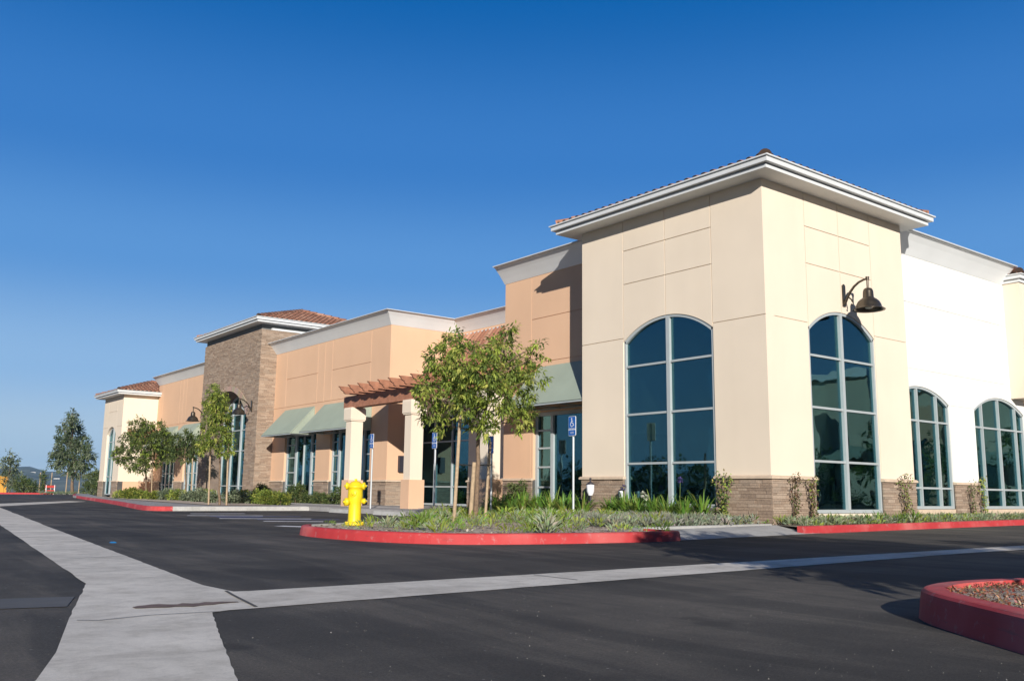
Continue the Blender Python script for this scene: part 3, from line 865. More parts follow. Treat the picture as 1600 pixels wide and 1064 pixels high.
# -- far peach wing and end tower
wall(P3, [(SY1, 41.81, .98, 4.57, 't', None), (44.6, 46.1, .98, 4.57, 't', None), (48.9, 50.4, .98, 4.57, 't', None), (41.81, 44.6, 3.2, 4.57, 't', None), (46.1, 48.9, 3.2, 4.57, 't', None),
          (SY1, 41.0, 4.57, 7.36, 'rb', None), (41.0, 44.8, 4.57, 7.36, 'lrb', None), (44.8, 45.4, 4.57, 7.36, 'lrb', None), (45.4, 46.0, 4.57, 7.36, 'lrb', None), (46.0, 49.4, 4.57, 7.36, 'lrb', None), (49.4, 50.4, 4.57, 7.36, 'lb', None)], M['peach'], label='far peach wall beyond the stone tower')
backing(P3, [(SY1, 41.81), (44.6, 46.1), (48.9, 50.4)], -.2, .98); backing(P3, [(41.81, 44.6), (46.1, 48.9)], -.2, .14)
for i, (a0, a1) in enumerate(((SY1, 41.81), (44.6, 46.1), (48.9, 50.4))): veneer(P3, a0, a1, -.05, .955, 50 + i, lmin=.25, lmax=.8)
capstones(P3, [(SY1, 41.81), (44.6, 46.1), (48.9, 50.38)])
window(P3, 41.81, 44.6, .14, 3.2, [(43.9, .2), (43.1, .2), (42.4, .15)], [.8, 1.5, 2.2], n=.17, fw=.16, label='far shop window just past the stone tower')
window(P3, 46.1, 48.9, .14, 3.2, [(48.1, .2), (47.3, .2), (46.6, .15)], [.8, 1.5, 2.2], n=.17, fw=.16, label='farthest shop window behind the trees')
EX, EY0, EY1, EZ = -.1, 50.4, 55.0, 6.6
PE, PES = FX(EX), FY(EY0)
er = (51.75, 53.85, 4.1, 4.6)
wall(PE, [(EY0, er[0], .98, 4.57, 't', None), (er[1], EY1, .98, 4.57, 't', None), (EY0, er[0], 4.57, EZ, 'rb', None), (er[1], EY1, 4.57, EZ, 'lb', None), (er[0], er[1], 4.0, 5.6, 't', er), (er[0], er[1], 5.6, EZ, 'lrb', None)], M['cream'], label='cream end tower at the far end of the building')
b = MB(); b.box(EX + .3205, 5.0, EY0, EY0 + .3, .98, EZ); b.box(EX + .323, 5, EY1 - .3, EY1, -.1, EZ); b.box(4.7, 5, EY0 + .3, EY1 - .3, -.1, EZ)
b.build('wall', M['cream'], B)
backing(PE, [(EY0, er[0]), (er[1], EY1)], -.2, .98); veneer(PE, EY0 - .04, er[0], -.1, .955, 60, lmin=.25, lmax=.8); veneer(PE, er[1], EY1, -.1, .955, 61, lmin=.25, lmax=.8); capstones(PE, [(EY0 - .06, er[0]), (er[1], EY1 + .05)])
b = MB(); fbox(b, PES, EX + .33, 2.1, -.2, .98, .0, .3); b.build('wall_base', M['peach'], B)
window(PE, er[0], er[1], .1, 4.1, [(52.8, .16)], [1.3, 2.5, 3.6], (4.1, 4.6), n=.2, fw=.10, label='arched window of the far end tower')
b = MB(); ub = MB(); tiled_plane(b, ub, (.25, EY0 - .75, 3.75), (1, 0, 0), (0, 1, 0), 1.8, lambda a: .75, .75, 62)
o = b.build('door_canopy', M['tile'], B, 'small tiled canopy on the side of the far end tower'); ub.build('canopy_underlay', M['underlay'], o)
eaves(EX, 5.0, EY0, EY1, EZ, .50, .60)
hip_roof(EX - .48, 5.48, EY0 - .48, EY1 + .48, EZ + .215, .33, 70, label='clay tile roof of the far end tower')

# -- white wing with two wide arched windows
PW = FY(.7)
w1 = (6.17, 9.37, 3.2, 3.635); w2 = (10.85, 14.13, 3.2, 3.64)
c1, c2 = (w1[0] + w1[1]) / 2, (w2[0] + w2[1]) / 2
wall(PW, [(5.94, w1[0], .98, 4.1, 't', None), (w1[1], w2[0], .98, 3.2, 't', None), (w1[1], w2[0], 3.2, 4.1, 'bt', None), (w2[1], 14.2, .98, 4.1, 't', None),
          (w1[0], w1[1], 3, 4.1, 't', w1), (w2[0], w2[1], 3, 4.1, 't', w2),
          (5.94, 9.9, 4.1, 5.98, 'rtb', None), (9.9, 14.2, 4.1, 5.98, 'ltb', None), (5.94, 9.9, 5.98, 7.36, 'rb', None), (9.9, 14.2, 5.98, 7.36, 'lb', None)], M['white'], label='bright white wall with two wide arched windows')
b = MB(); b.box(13.9, 14.2, 1.03, 4, -.1, 7.36); b.build('wall', M['white'], B)
window(PW, w1[0], w1[1], .28, 3.2, [6.65, 7.65, 8.69], [.845, 2.68], w1[2:], n=.09, label='wide arched window in the white wall, half hidden by the tower')
window(PW, w2[0], w2[1], .28, 3.2, [11.37, 12.46, 13.58], [.845, 2.68], w2[2:], n=.09, label='wide arched window at the right end of the white wall')
backing(PW, [(5.94, w1[0]), (w1[1], w2[0]), (w2[1], 14.2)], -.2, .98); backing(PW, [(w1[0], w1[1]), (w2[0], w2[1])], -.2, .27, m='cap')
veneer(PW, w1[1], w2[0], -.1, .955, 80); veneer(PW, w2[1], 14.2, -.1, .955, 81); capstones(PW, [(w1[1] - .02, w2[0] + .02), (w2[1], 14.22)])
# neighbouring tower at the right edge: its upper storey juts out over the plain lower wall
b = MB(); b.box(13.32, 20, .2, 1.19, 3.68, 7.36); b.build('wall', M['cream'], B, 'cream tower wall at the right edge')
b = MB(); b.box(14.24, 20, 1.2, 1.5, -.1, 7.36); b.build('wall', M['cream'], B)
b = MB(); b.box(19.7, 20, 1.5, 7, -.1, 7.36); b.build('wall', M['cream'], B)
b = MB(); b.box(14.24, 14.54, 4.0, 7, -.1, 7.36); b.build('wall', M['cream'], B)
eaves(13.32, 20, .2, 7, 7.36, .05, .13)
hip_roof(13.25, 20.07, .13, 7.07, 7.60, .40, 90, label='tiled roof at the right edge')
# roof deck and plain rear walls
b = MB(); b.box(1.53, 5.39, TW + .01, 10.79, 7.0, 7.2); b.box(2.43, 5.69, 20.31, SY0 - .01, 7.0, 7.2); b.box(2.43, 5.69, SY1 + .01, EY0 - .01, 7.0, 7.2)
b.box(5.71, 24, 6.4, SY0 - .01, 7.0, 7.2); b.box(6.0, 13.88, 1.04, 6.38, 7.0, 7.2); b.box(9.02, 24, SY0 + .01, EY1, 7.0, 7.2); b.box(23.7, 24, 7.1, EY1 - .3, -.1, 6.99); b.box(5.1, 24, EY1 - .29, EY1, -.1, 6.99); b.box(14.6, 24, 7.01, 7.09, -.1, 6.99)
b.build('roof_deck', M['kerbgrey'], B)

# -- bare interior seen faintly through the tinted panes
b = MB(); b.box(.33, 23.69, 6.41, 31.3, -.14, .02); b.box(.33, 13.88, 1.05, 6.405, -.14, .02); b.box(.33, 5.6, .33, 1.045, -.14, .02); b.box(2.5, 23.69, 31.31, 54.7, -.14, .02)
b.build('interior_floor', M['pavement'], B)
M['inside'] = m_plain('interior_wall', (.34, .33, .31), .9, .1, 1.5)
for x0, x1, y0, y1, z1 in ((7.2, 7.35, 6.6, 12.0, 6.9), (9.5, 16.0, 9.2, 9.35, 6.9), (6.5, 6.65, 20.4, 31.2, 6.9), (6.5, 6.65, 39.5, 50.2, 6.9), (5.72, 5.9, 12.6, 20.2, 4.2), (3.0, 3.3, 3.2, 3.5, 7.6), (8.9, 9.2, 4.4, 4.7, 6.9), (12.4, 12.7, 4.4, 4.7, 6.9), (17.0, 17.15, 7.2, 20, 6.9)):
    b = MB(); b.box(x0, x1, y0, y1, .021, z1); b.build('interior_wall', M['inside'], B)
b = MB(); b.box(1.2, 2.6, 4.9, 5.4, .021, 2.2); b.build('shelf', M['door'], B)
b = MB(); b.box(7.6, 9.0, 7.4, 8.2, .021, 1.1); b.build('counter', M['door'], B)

# -- entrance court: storefront, cream pier wall, lean-to tile roof
P4 = FX(3.6)
window(P4, 16.45, 19.98, .05, 3.6, [(18.9, .06), (17.65, .06)], [.78, 2.55], n=.12, label='glass shop entrance behind the pergola')
b = MB(); fbox(b, P4, 16.45, 19.98, 3.6, 4.5, .0, .35); b.build('wall', M['cream'], B)
b = MB(); fbox(b, P4, 11.12, 16.45, .98, 4.5, 0, .3); b.build('wall', M['cream'], B, 'cream wall deep in the entrance court')
b = MB(); b.box(3.96, 5.39, 11.12, 19.98, 4.3, 4.5); b.build('roof_deck', M['kerbgrey'], B)
backing(P4, [(11.12, 16.45)], -.2, .98); veneer(P4, 11.12, 16.45, .0, .955, 95); capstones(P4, [(11.12, 16.48)])
b = MB(); ub = MB(); tiled_plane(b, ub, (4.25, 11.15, 5.62), (0, 1, 0), (1, 0, 0), 8.8, lambda a: 1.13, 1.35, 96)
o = b.build('lean_to_roof', M['tile'], B, 'clay tile lean-to roof in the entrance court'); ub.build('roof_underlay', M['underlay'], o)
b = MB(); b.box(4.2, 5.38, 11.13, 19.97, 5.42, 5.56); b.build('lean_to_fascia', M['trim'], o)
b = MB(); b.box(5.34, 5.398, 11.13, 19.97, 7.18, 7.24); b.build('roof_flashing', M['metal'], o)

# ------------------------------------------------------------------ wall lamps
def bell_lamp(pos, ang, label):
    """gooseneck arm from a wall plate carrying a bell shade; built along local -Y"""
    t = thing('wall_lamp', label, 'wall lamp', pos, 'bell-shaped wall lamps')
    t.rotation_euler = (0, 0, ang)
    b = MB(); b.prism([(-.055, -.035, -.27), (.055, -.035, -.27), (.055, -.035, .25), (0, -.035, .29), (-.055, -.035, .25)], (0, .035, 0)); b.build('wall_plate', M['bronze'], t)
    b = MB(); pts_ = [(0, -.03, -.20)] + [(0, -.08 - .60 * math.sin(a), .36 - .42 * math.cos(a) ** 1.5) for a in [i * PI / 22 for i in range(12)]]
    pts_ = [(0, -.03, -.22), (0, -.10, -.08), (0, -.19, .06), (0, -.30, .18), (0, -.43, .265), (0, -.56, .305), (0, -.68, .315)]
    b.tube(pts_, [.036, .034, .032, .03, .028, .026, .026], 10)
    b.tube([(0, -.12, -.04), (0, -.21, -.12), (0, -.25, -.20), (0, -.22, -.27)], [.018, .018, .022, .03], 8)
    b.tube([(0, -.66, .36), (0, -.66, .28)], [.045, .04], 10); b.tube([(0, -.66, .29), (0, -.66, .06)], .028, 10)
    b.build('lamp_arm', M['bronze'], t)
    c = (0, -.66, -.12)
    prof = [(.02, .20), (.075, .195), (.10, .17), (.118, .12), (.125, -.02), (.135, -.04), (.19, -.075), (.245, -.13), (.285, -.21), (.30, -.27), (.35, -.305), (.375, -.32), (.37, -.33), (.335, -.318), (.285, -.285), (.265, -.21), (.225, -.14), (.17, -.09), (.02, -.06)]
    b = MB(); b.lathe(prof, c, 32); b.build('lamp_shade', M['bronze'], t)
    b = MB(); b.lathe([(.0, -.30), (.07, -.29), (.1, -.25), (.1, -.2), (.05, -.12), (.0, -.11)], c, 16); b.build('bulb', M['lampin'], t)
    return t
bell_lamp((3.1, 0, 5.42), 0, 'bronze bell lamp over the arched window of the big cream tower')
bell_lamp((SX - .06, 32.05, 4.72), -PI / 2, 'bronze bell lamp on the stone tower, right of its arched recess')
bell_lamp((SX - .06, 38.75, 4.72), -PI / 2, 'bronze bell lamp on the stone tower, left of its arched recess')

# ------------------------------------------------------------------ pergola
pg = thing('pergola', 'red-brown timber pergola on three cream pillars before the entrance court', 'pergola', (0, 15, 0))
def rel(b): b.v = [(x - 0, y - 15, z) for x, y, z in b.v]; return b
for yc in (10.35, 14.8, 19.15):
    b = MB(); b.box(0.0, .50, yc, yc + .42, .98, 3.22); o = rel(b).build('pillar', M['cream'], pg)
    b = MB(); b.box(-.05, .55, yc - .05, yc + .47, 3.22, 3.27); b.box(-.075, .575, yc - .075, yc + .495, 3.27, 3.66)
    b.prism([(-.075, yc - .075, 3.66), (.575, yc - .075, 3.66), (.54, yc - .04, 3.74), (-.04, yc - .04, 3.74)], (0, .57, 0))
    rel(b).build('capital', M['cream'], o)
    b = MB(); b.box(-.06, .56, yc - .06, yc + .48, -.1, .98); rel(b).build('pillar_base', M['peach'], o)
for x in (.06, .30):
    b = MB(); b.box(x, x + .14, 9.7, 19.95, 3.74, 4.19); rel(b).build('beam', M['wood'], pg)
for i in range(15):
    y = 9.35 + i * .735
    prof = [(-.70, 4.48), (-.67, 4.44), (-.62, 4.42), (-.62, 4.37), (-.55, 4.32), (-.48, 4.29), (-.48, 4.24), (-.40, 4.20), (3.4, 4.20), (3.4, 4.48)]
    if y > 19.5: continue
    b = MB(); b.prism([(x, y, z) for x, z in prof], (0, .09, 0)); rel(b).build('rafter', M['wood'], pg)

# ------------------------------------------------------------------ disabled parking signs
def text_mesh(body, size, m):
    cu = bpy.data.curves.new('lettering', 'FONT'); cu.body = body; cu.size = size; cu.align_x = 'CENTER'; cu.align_y = 'CENTER'
    to = bpy.data.objects.new('lettering', cu); COL.objects.link(to)
    dg = bpy.context.evaluated_depsgraph_get(); me = bpy.data.meshes.new_from_object(to.evaluated_get(dg))
    bpy.data.objects.remove(to); me.materials.clear(); me.materials.append(m); me.name = 'lettering'
    return me
def rounded(w_, h, r_, n=5):
    out = []
    for cx_, cz, a0 in ((w_ / 2 - r_, h / 2 - r_, 0), (-w_ / 2 + r_, h / 2 - r_, 90), (-w_ / 2 + r_, -h / 2 + r_, 180), (w_ / 2 - r_, -h / 2 + r_, 270)):
        out += [(cx_ + r_ * math.cos(R(a0 + 90 * i / n)), cz + r_ * math.sin(R(a0 + 90 * i / n))) for i in range(n + 1)]
    return out
txt1, txt2, txt3 = (text_mesh('PARKING', .062, M['signwhite']), text_mesh('ONLY', .062, M['signwhite']), text_mesh('VAN', .075, M['signwhite']))
def parking_sign(pos, label, ztop=2.5, lower=True):
    t = thing('parking_sign', label, 'parking sign', pos, 'blue disabled parking signs')
    t.rotation_euler = (0, 0, R(-6))
    zb = -.1
    b = MB(); b.tube([(0, 0, zb), (0, 0, ztop - .05)], .028, 10); b.build('pole', M['pole'], t)
    # plate faces local -X; u is local -Y
    W_, H_ = .31, .49; zc = ztop - H_ / 2
    def plate(poly, n0, n1, m, nm, par): b_ = MB(); b_.prism([(n0, -u, zc + z) for u, z in poly], (n1 - n0, 0, 0)); return b_.build(nm, m, par)
    p = plate(rounded(W_, H_, .03), -.042, -.030, M['signwhite'], 'sign_plate', t)
    up_h = .325
    plate([(u, z + H_ / 2 - up_h / 2 - .004) for u, z in rounded(W_ - .022, up_h - .012, .022)], -.046, -.043, M['blue'], 'blue_face', p)
    plate([(u, z - H_ / 2 + .078) for u, z in rounded(W_ - .022, .134, .02)], -.046, -.043, M['blue'], 'blue_face', p)
    # wheelchair symbol
    b = MB(); oz = zc + .085; X = -.049
    def bar(p0, p1, wd):
        p0, p1 = Vector(p0), Vector(p1); d = (p1 - p0).normalized(); q = Vector((-d.y, d.x)) * wd / 2
        b.prism([(X, -c.x, oz + c.y) for c in (p0 + q, p1 + q, p1 - q, p0 - q)], (.0025, 0, 0))
    b.prism([(X, -(-.012 + .021 * math.cos(a)), oz + .098 + .021 * math.sin(a)) for a in [2 * PI * i / 14 for i in range(14)]], (.0025, 0, 0))
    bar((-.012, .075), (-.006, -.015), .026); bar((-.01, .045), (.045, .04), .017); bar((-.006, -.01), (.048, -.012), .02); bar((.045, -.008), (.066, -.078), .02); bar((.06, -.076), (.09, -.066), .016)
    ar = [R(a) for a in range(120, 381, 20)]; cc = Vector((-.004, -.038))
    for a_, b__ in zip(ar, ar[1:]):
        bar(cc + Vector((math.cos(a_), math.sin(a_))) * .06, cc + Vector((math.cos(b__), math.sin(b__))) * .06, .016)
    b.build('wheelchair_symbol', M['signwhite'], p)
    for me, z in ((txt1, -.068), (txt3, -.168)):
        o = bpy.data.objects.new('lettering', me); COL.objects.link(o); o.parent = p
        o.matrix_local = Matrix.Translation((-.0475, 0, zc + z)) @ Matrix(((0, 0, -1), (-1, 0, 0), (0, 1, 0))).to_4x4()
    return t
parking_sign((-1.3, 4.94, 0), 'blue disabled parking sign in the planting bed beside the cream corner tower')
parking_sign((-1.2, 8.5, -.05), 'blue disabled parking sign half covered by the leaves of the big tree', 2.2)
parking_sign((-1.2, 11.4, .0), 'blue disabled parking sign right of the middle pergola pillar', 2.38)
parking_sign((-1.2, 15.3, .05), 'blue disabled parking sign standing between the first two pergola pillars', 2.45)

# ------------------------------------------------------------------ hydrant
hy = thing('fire_hydrant', 'yellow fire hydrant at the tip of the red-kerbed island', 'fire hydrant', (-8.60, 2.66, -.02))
hy.scale = (.93, .93, .87); hy.rotation_euler = (0, 0, R(-38))        # local -Y looks at the camera
b = MB()
b.lathe([(0, 0), (.185, 0), (.188, .045), (.172, .055), (.14, .06), (.130, .075), (.124, .12), (.122, .40), (.126, .46), (.140, .52), (.146, .60), (.142, .70), (.146, .76), (.156, .765), (.156, .80), (.146, .806), (.128, .84), (.085, .885), (.03, .905), (0, .908)], (0, 0, 0), 32)
b.build('barrel', M['yellow'], hy)
b = MB()
for i in range(8):
    a = 2 * PI * i / 8; b.lathe([(0, .045), (.016, .045), (.016, .072), (0, .074)], (.160 * math.cos(a), .160 * math.sin(a), 0), 6, smooth=False)
b.lathe([(0, .90), (.03, .905), (.028, .945), (0, .946)], (0, 0, 0), 5, smooth=False)
b.build('bolts', M['yellow'], hy)
def outlet(ang, z, r_, l, tilt=0, nm='outlet'):
    o = MB(); o.lathe([(r_ * .82, .07), (r_ * .82, .07 + l * .45), (r_ * 1.12, .075 + l * .45), (r_ * 1.12, .07 + l * .9), (r_ * .9, .07 + l), (r_ * .35, .075 + l), (r_ * .3, .10 + l), (0, .10 + l)], (0, 0, 0), 16, 'x')
    ob = o.build(nm, M['yellow'], hy); ob.location = (.03 * math.cos(ang), .03 * math.sin(ang), z); ob.rotation_euler = (0, tilt, ang)
outlet(R(184), .80, .07, .09); outlet(R(-4), .80, .07, .09)
outlet(R(215), .475, .075, .12); outlet(R(10), .49, .052, .10); outlet(R(262), .64, .06, .05)

# blue reflective road marker
b = MB(); b.prism([(-.05, -.05, 0), (.05, -.05, 0), (.05, .05, 0), (-.05, .05, 0)], (0, 0, .004)); b.prism([(-.05, -.05, .004), (.05, -.05, .004), (.03, -.05, .02), (-.03, -.05, .02)], (0, .1, 0))
o = b.build('road_marker', M['bluemark'], loc=(-13.1, 1.15, ZR + .001)); o.scale = (.75, .75, .8); tag(o, 'small blue road marker beside the concrete gutter', 'road marker')

# little white lantern and a dark path light against the tower plinth
def lantern(pos, s, m1, label):
    t = thing('garden_lantern', label, 'lantern', pos); t.scale = (s,) * 3
    b = MB(); b.lathe([(0, .0), (.05, 0), (.055, .02), (.085, .09), (.09, .24), (.07, .27), (0, .275)], (0, 0, .10), 12); b.build('glass_body', m1, t)
    b = MB(); b.lathe([(.095, .245), (.10, .25), (.06, .29), (.02, .305), (.018, .36), (.03, .375), (.018, .395), (0, .40)], (0, 0, .10), 12); b.lathe([(.02, -.12), (.02, .1)], (0, 0, 0), 8); b.build('lantern_cap', M['dark'], t)
lantern((-.28, 5.42, .42), 1.15, M['porcelain'], 'white lantern with a dark cap in front of the tower stone plinth')
lantern((-.2, 4.38, .42), .7, M['porcelain'], 'small pale path light beside the window frame of the corner tower')
# meter box and utility bits on the court wall
b = MB(); b.box(2.62, 2.9, 19.86, 19.999, 1.35, 2.0); o = b.build('meter_box', M['dark']); tag(o, 'dark meter box on the sunlit court side wall behind the middle pillar', 'meter box')

# ------------------------------------------------------------------ vegetation
def at(px, py, depth):
    return CAMP + (fw + rt * ((px - 800) / f_) - up2 * ((py - 532) / f_)) * depth
GREEN = [(.26, .34, .055), (.17, .24, .042), (.35, .42, .075), (.105, .16, .034), (.46, .48, .11), (.23, .29, .07)]
DARK = [(.095, .14, .042), (.075, .115, .038), (.13, .17, .053), (.17, .19, .065)]
GREY = [(.23, .275, .165), (.17, .21, .125), (.30, .34, .22), (.125, .165, .095)]
YELLOW = [(.20, .24, .03), (.15, .20, .03), (.26, .28, .05), (.10, .15, .03)]
STRAP = [(.19, .30, .05), (.15, .25, .04), (.25, .34, .07), (.11, .19, .04)]
def leaf(b, p, d, nrm, l, wd, col):
    s = d.cross(nrm)
    if s.length < 1e-4: s = d.cross(Vector((1, 0, .3)))
    s.normalize(); up = s.cross(d).normalized()
    mid = p + d * l * .42 - up * wd * .12
    tip = p + d * l - Vector((0, 0, l * .12))
    b.add([p, mid + s * wd / 2 + up * wd * .18, tip, mid - s * wd / 2 + up * wd * .18, mid], [(0, 4, 1), (1, 4, 2), (2, 4, 3), (3, 4, 0)], col)
def rvec(rr):
    while True:
        v = Vector((rr.uniform(-1, 1), rr.uniform(-1, 1), rr.uniform(-1, 1)))
        if .05 < v.length < 1: return v
def clump(b, c, r, n, l, cols, rr, droop=.5, wf=.38, sq=1.0, tint=None):
    """twigs of leaves spread through a ball; leaves sit in little sprays so that light and dark clumps form"""
    c = Vector(c); k = max(1, n // 9)
    for _ in range(k):
        v = rvec(rr); v = v.normalized() * (v.length ** .45)
        o = c + Vector((v.x * r, v.y * r, v.z * r * sq))
        ax = (v + rvec(rr) * .6 + Vector((0, 0, .25))).normalized()
        base = rr.choice(cols); q = rr.uniform(.75, 1.25)
        for j in range(9):
            a = rvec(rr).normalized()
            d = (ax * .75 + a * .8 - Vector((0, 0, droop * rr.uniform(.2, 1)))).normalized()
            p = o + ax * (j / 9 - .4) * l * 1.6 + a * l * .15
            kk = q * rr.uniform(.85, 1.2)
            leaf(b, p, d, (a + Vector((0, 0, 1))).normalized(), l * rr.uniform(.7, 1.2), l * wf * rr.uniform(.8, 1.2), tuple(min(.6, cc * kk) for cc in base))
def limb(b, p, q, r0_, r1_, rr, n=5, wob=.06):
    p, q = Vector(p), Vector(q); L_ = (q - p).length; pts_ = []
    for i in range(n + 1):
        t = i / n; s = math.sin(PI * t) * wob * L_
        pts_.append(p + (q - p) * t + Vector((rr.uniform(-s, s), rr.uniform(-s, s), rr.uniform(-s, s) * .4)))
    b.tube(pts_, [r0_ + (r1_ - r0_) * i / n for i in range(n + 1)], 7)
def tree(name, label, base, fork, clusters, lsize, cols, seed, tr=.06, dens=1.0, group='trees around the shop building', droop=.5, wf=.38, lean=None):
    """clusters: (x, y, z, r); trunk from base to fork, limbs from fork to each cluster"""
    rr = random.Random(seed)
    t = thing(name, label, 'tree', base, group)
    b = MB(); o = Vector(base); f2 = Vector(fork)
    top = max(clusters, key=lambda c: c[2])
    limb(b, o - Vector((0, 0, .1)), f2, tr * 1.1, tr * .7, rr, 6, .015)
    limb(b, f2, Vector(top[:3]), tr * .68, tr * .15, rr, 6, .04)
    for c in clusters:
        q = Vector(c[:3]); h = max(0, min(.75, (q.z - f2.z) / max(.01, top[2] - f2.z) - .2)); s_ = f2 + (Vector(top[:3]) - f2) * h
        limb(b, s_, q, tr * .34, tr * .08, rr, 4, .06)
    b.v = [(x - o.x, y - o.y, z - o.z) for x, y, z in b.v]
    b.build('trunk', M['bark'], t)
    b = MB()
    for c in clusters:
        n = int(dens * 62 * (c[3] / lsize) ** 2)
        clump(b, c[:3], c[3], n, lsize, cols, rr, droop, wf)
    b.v = [(x - o.x, y - o.y, z - o.z) for x, y, z in b.v]
    b.build('crown', M['leaf'], t)
    return t
def px_clusters(lst, depth, spread, seed):
    rr = random.Random(seed); out = []
    for px, py, r_ in lst:
        d = depth + rr.uniform(-spread, spread)
        q = at(px, py, d); out.append((q.x, q.y, q.z, r_ * depth / f_))
    return out
big = [(690, 562, 24), (676, 600, 24), (668, 640, 19), (700, 632, 24), (703, 540, 19), (711, 523, 10), (733, 565, 28), (745, 602, 30), (786, 545, 25), (795, 514, 12), (790, 580, 26), (775, 622, 26), (743, 655, 17), (760, 666, 16), (810, 600, 21), (832, 560, 14), (838, 588, 14), (842, 537, 7), (812, 655, 20), (824, 642, 13), (672, 557, 9), (720, 602, 26), (800, 634, 18), (660, 612, 12), (690, 664, 12), (724, 632, 20), (762, 580, 24), (708, 580, 22), (828, 614, 12), (770, 540, 12), (815, 577, 14), (850, 556, 6), (722, 535, 10)]
D0 = (Vector((-4.94, 4.04, 0)) - CAMP).dot(fw)
cl = px_clusters(big, D0, .95, 5)
tree('young_tree', 'leafy staked young tree on the red-kerbed island before the pergola', (-4.94, 4.04, -.03), at(748, 672, D0 + .1), cl, .118, GREEN, 21, .058, 1.12, droop=.9, wf=.36)
# two smaller stems of that planting lean beside it
def stake(p, q, r_, label, group='wooden tree stakes', nm='tree_stake'):
    t = MB(); p, q = Vector(p), Vector(q); t.tube([(0, 0, -.1), q - p], [r_, r_ * .9], 8)
    o = t.build(nm, M['stake'], loc=p); tag(o, label, 'tree stake', group); return o
s1 = stake((-5.65, 3.81, -.03), at(719, 650, (Vector((-5.65, 3.81, 1)) - CAMP).dot(fw) + .15), .04, 'leaning wooden stake left of the trunk of the big island tree')
s2 = stake((-3.75, 5.3, -.03), at(766, 690, (Vector((-3.75, 5.3, 1)) - CAMP).dot(fw)), .035, 'wooden stake right of the trunk of the big island tree')
s3 = stake((-5.1, 4.0, -.03), at(741, 722, D0 - .1), .05, 'short stout wooden stake tied against the trunk of the big island tree')
b = MB(); pa = at(712, 725.5, 19.6); pb = at(768, 726, 20.9); mid = (pa + pb) / 2 - Vector((0, 0, .02)); b.tube([pa, mid, pb], .016, 6)
o = b.build('tree_tie', M['wire']); tag(o, 'dark tie stretched between the stakes of the big island tree', 'tree tie')

def gtree(name, label, bpx, depth, lst, lsize, cols, seed, forkpy, spread, tr=.05, dens=1.0, zb=0, **kw):
    q = at(bpx[0], bpx[1], depth); base = (q.x, q.y, zb)
    return tree(name, label, base, at(lst[-1][0] if False else bpx[0], forkpy, depth), px_clusters(lst, depth, spread, seed), lsize, cols, seed, tr, dens, **kw)
gtree('young_tree', 'slim upright young tree tied to stakes before the stone tower', (343, 789), 34.3, [(335, 611, 9), (343, 625, 13), (335, 645, 15), (346, 660, 15), (340, 680, 15), (352, 700, 13), (322, 692, 12), (328, 665, 12), (345, 642, 14), (332, 628, 12), (356, 682, 8), (316, 700, 7)], .12, GREEN, 31, 715, .35, .045, 1.57)
gtree('young_tree', 'spreading young tree before the far cream end tower', (228, 778), 54, [(215, 665, 12), (204, 690, 16), (190, 712, 12), (228, 690, 20), (252, 690, 17), (262, 708, 13), (240, 713, 17), (222, 725, 12), (205, 722, 12), (248, 670, 11), (229, 667, 10), (262, 683, 8), (183, 706, 6)], .17, DARK + GREEN[:2], 33, 738, .9, .07, 1.44)
gtree('young_tree', 'small dark young tree before the far green awnings', (290, 780), 47, [(290, 682, 9), (280, 698, 12), (300, 698, 12), (292, 712, 12), (276, 688, 8), (305, 684, 8), (270, 708, 8), (308, 707, 7)], .17, DARK, 35, 728, .5, .05, 1.44)
gtree('street_tree', 'grey-green conical tree standing alone at the far lot edge', (113, 767), 88, [(113, 645, 5), (110, 660, 9), (118, 665, 9), (100, 682, 11), (118, 680, 14), (105, 698, 15), (128, 694, 12), (93, 706, 11), (120, 712, 18), (138, 705, 8), (88, 720, 10), (104, 725, 15), (135, 722, 11), (122, 734, 12), (84, 708, 5), (143, 714, 5), (97, 668, 5), (113, 652, 6)], .3, GREY + DARK[:2], 37, 745, 1.6, .16, 1.49)
gtree('street_tree', 'pale grey-green tree at the far left edge of the lot', (14, 768), 100, [(15, 712, 7), (22, 720, 7), (8, 726, 8), (18, 732, 9), (3, 738, 9), (26, 736, 6), (30, 748, 8), (12, 750, 10), (22, 757, 8), (4, 756, 9)], .34, GREY, 39, 758, 1.4, .12, 1.0)
gtree('conifer_sapling', 'small narrow sapling between two stakes at the far lot edge', (70, 768), 92, [(70, 734, 3), (70, 741, 4), (70, 749, 5), (71, 757, 6), (70, 763, 6)], .26, DARK, 41, 760, .25, .05, 1.2)
for i, (px, dd, h, lab) in enumerate(((61, 92, 2.0, 'thin stake left of the small far sapling'), (79, 92, 2.0, 'thin stake right of the small far sapling'), (103, 88, 2.6, 'stake left of the trunk of the grey-green conical tree'), (123, 88, 2.6, 'stake right of the trunk of the grey-green conical tree'))):
    q = at(px, 766, dd); stake((q.x, q.y, -.15), (q.x, q.y, h), .05, lab)
for px, dd, tpy, lab in ((326, 34.5, 694, 'wooden stake left of the slim tree before the stone tower'), (354, 34.1, 690, 'wooden stake right of the slim tree before the stone tower'), (236, 54, 700, 'wooden stake behind the spreading tree near the end tower'), (298, 47, 716, 'wooden stake beside the small dark tree by the far awnings')):
    q = at(px, 786, dd); stake((q.x, q.y, 0), at(px + 3, tpy, dd), .035, lab)

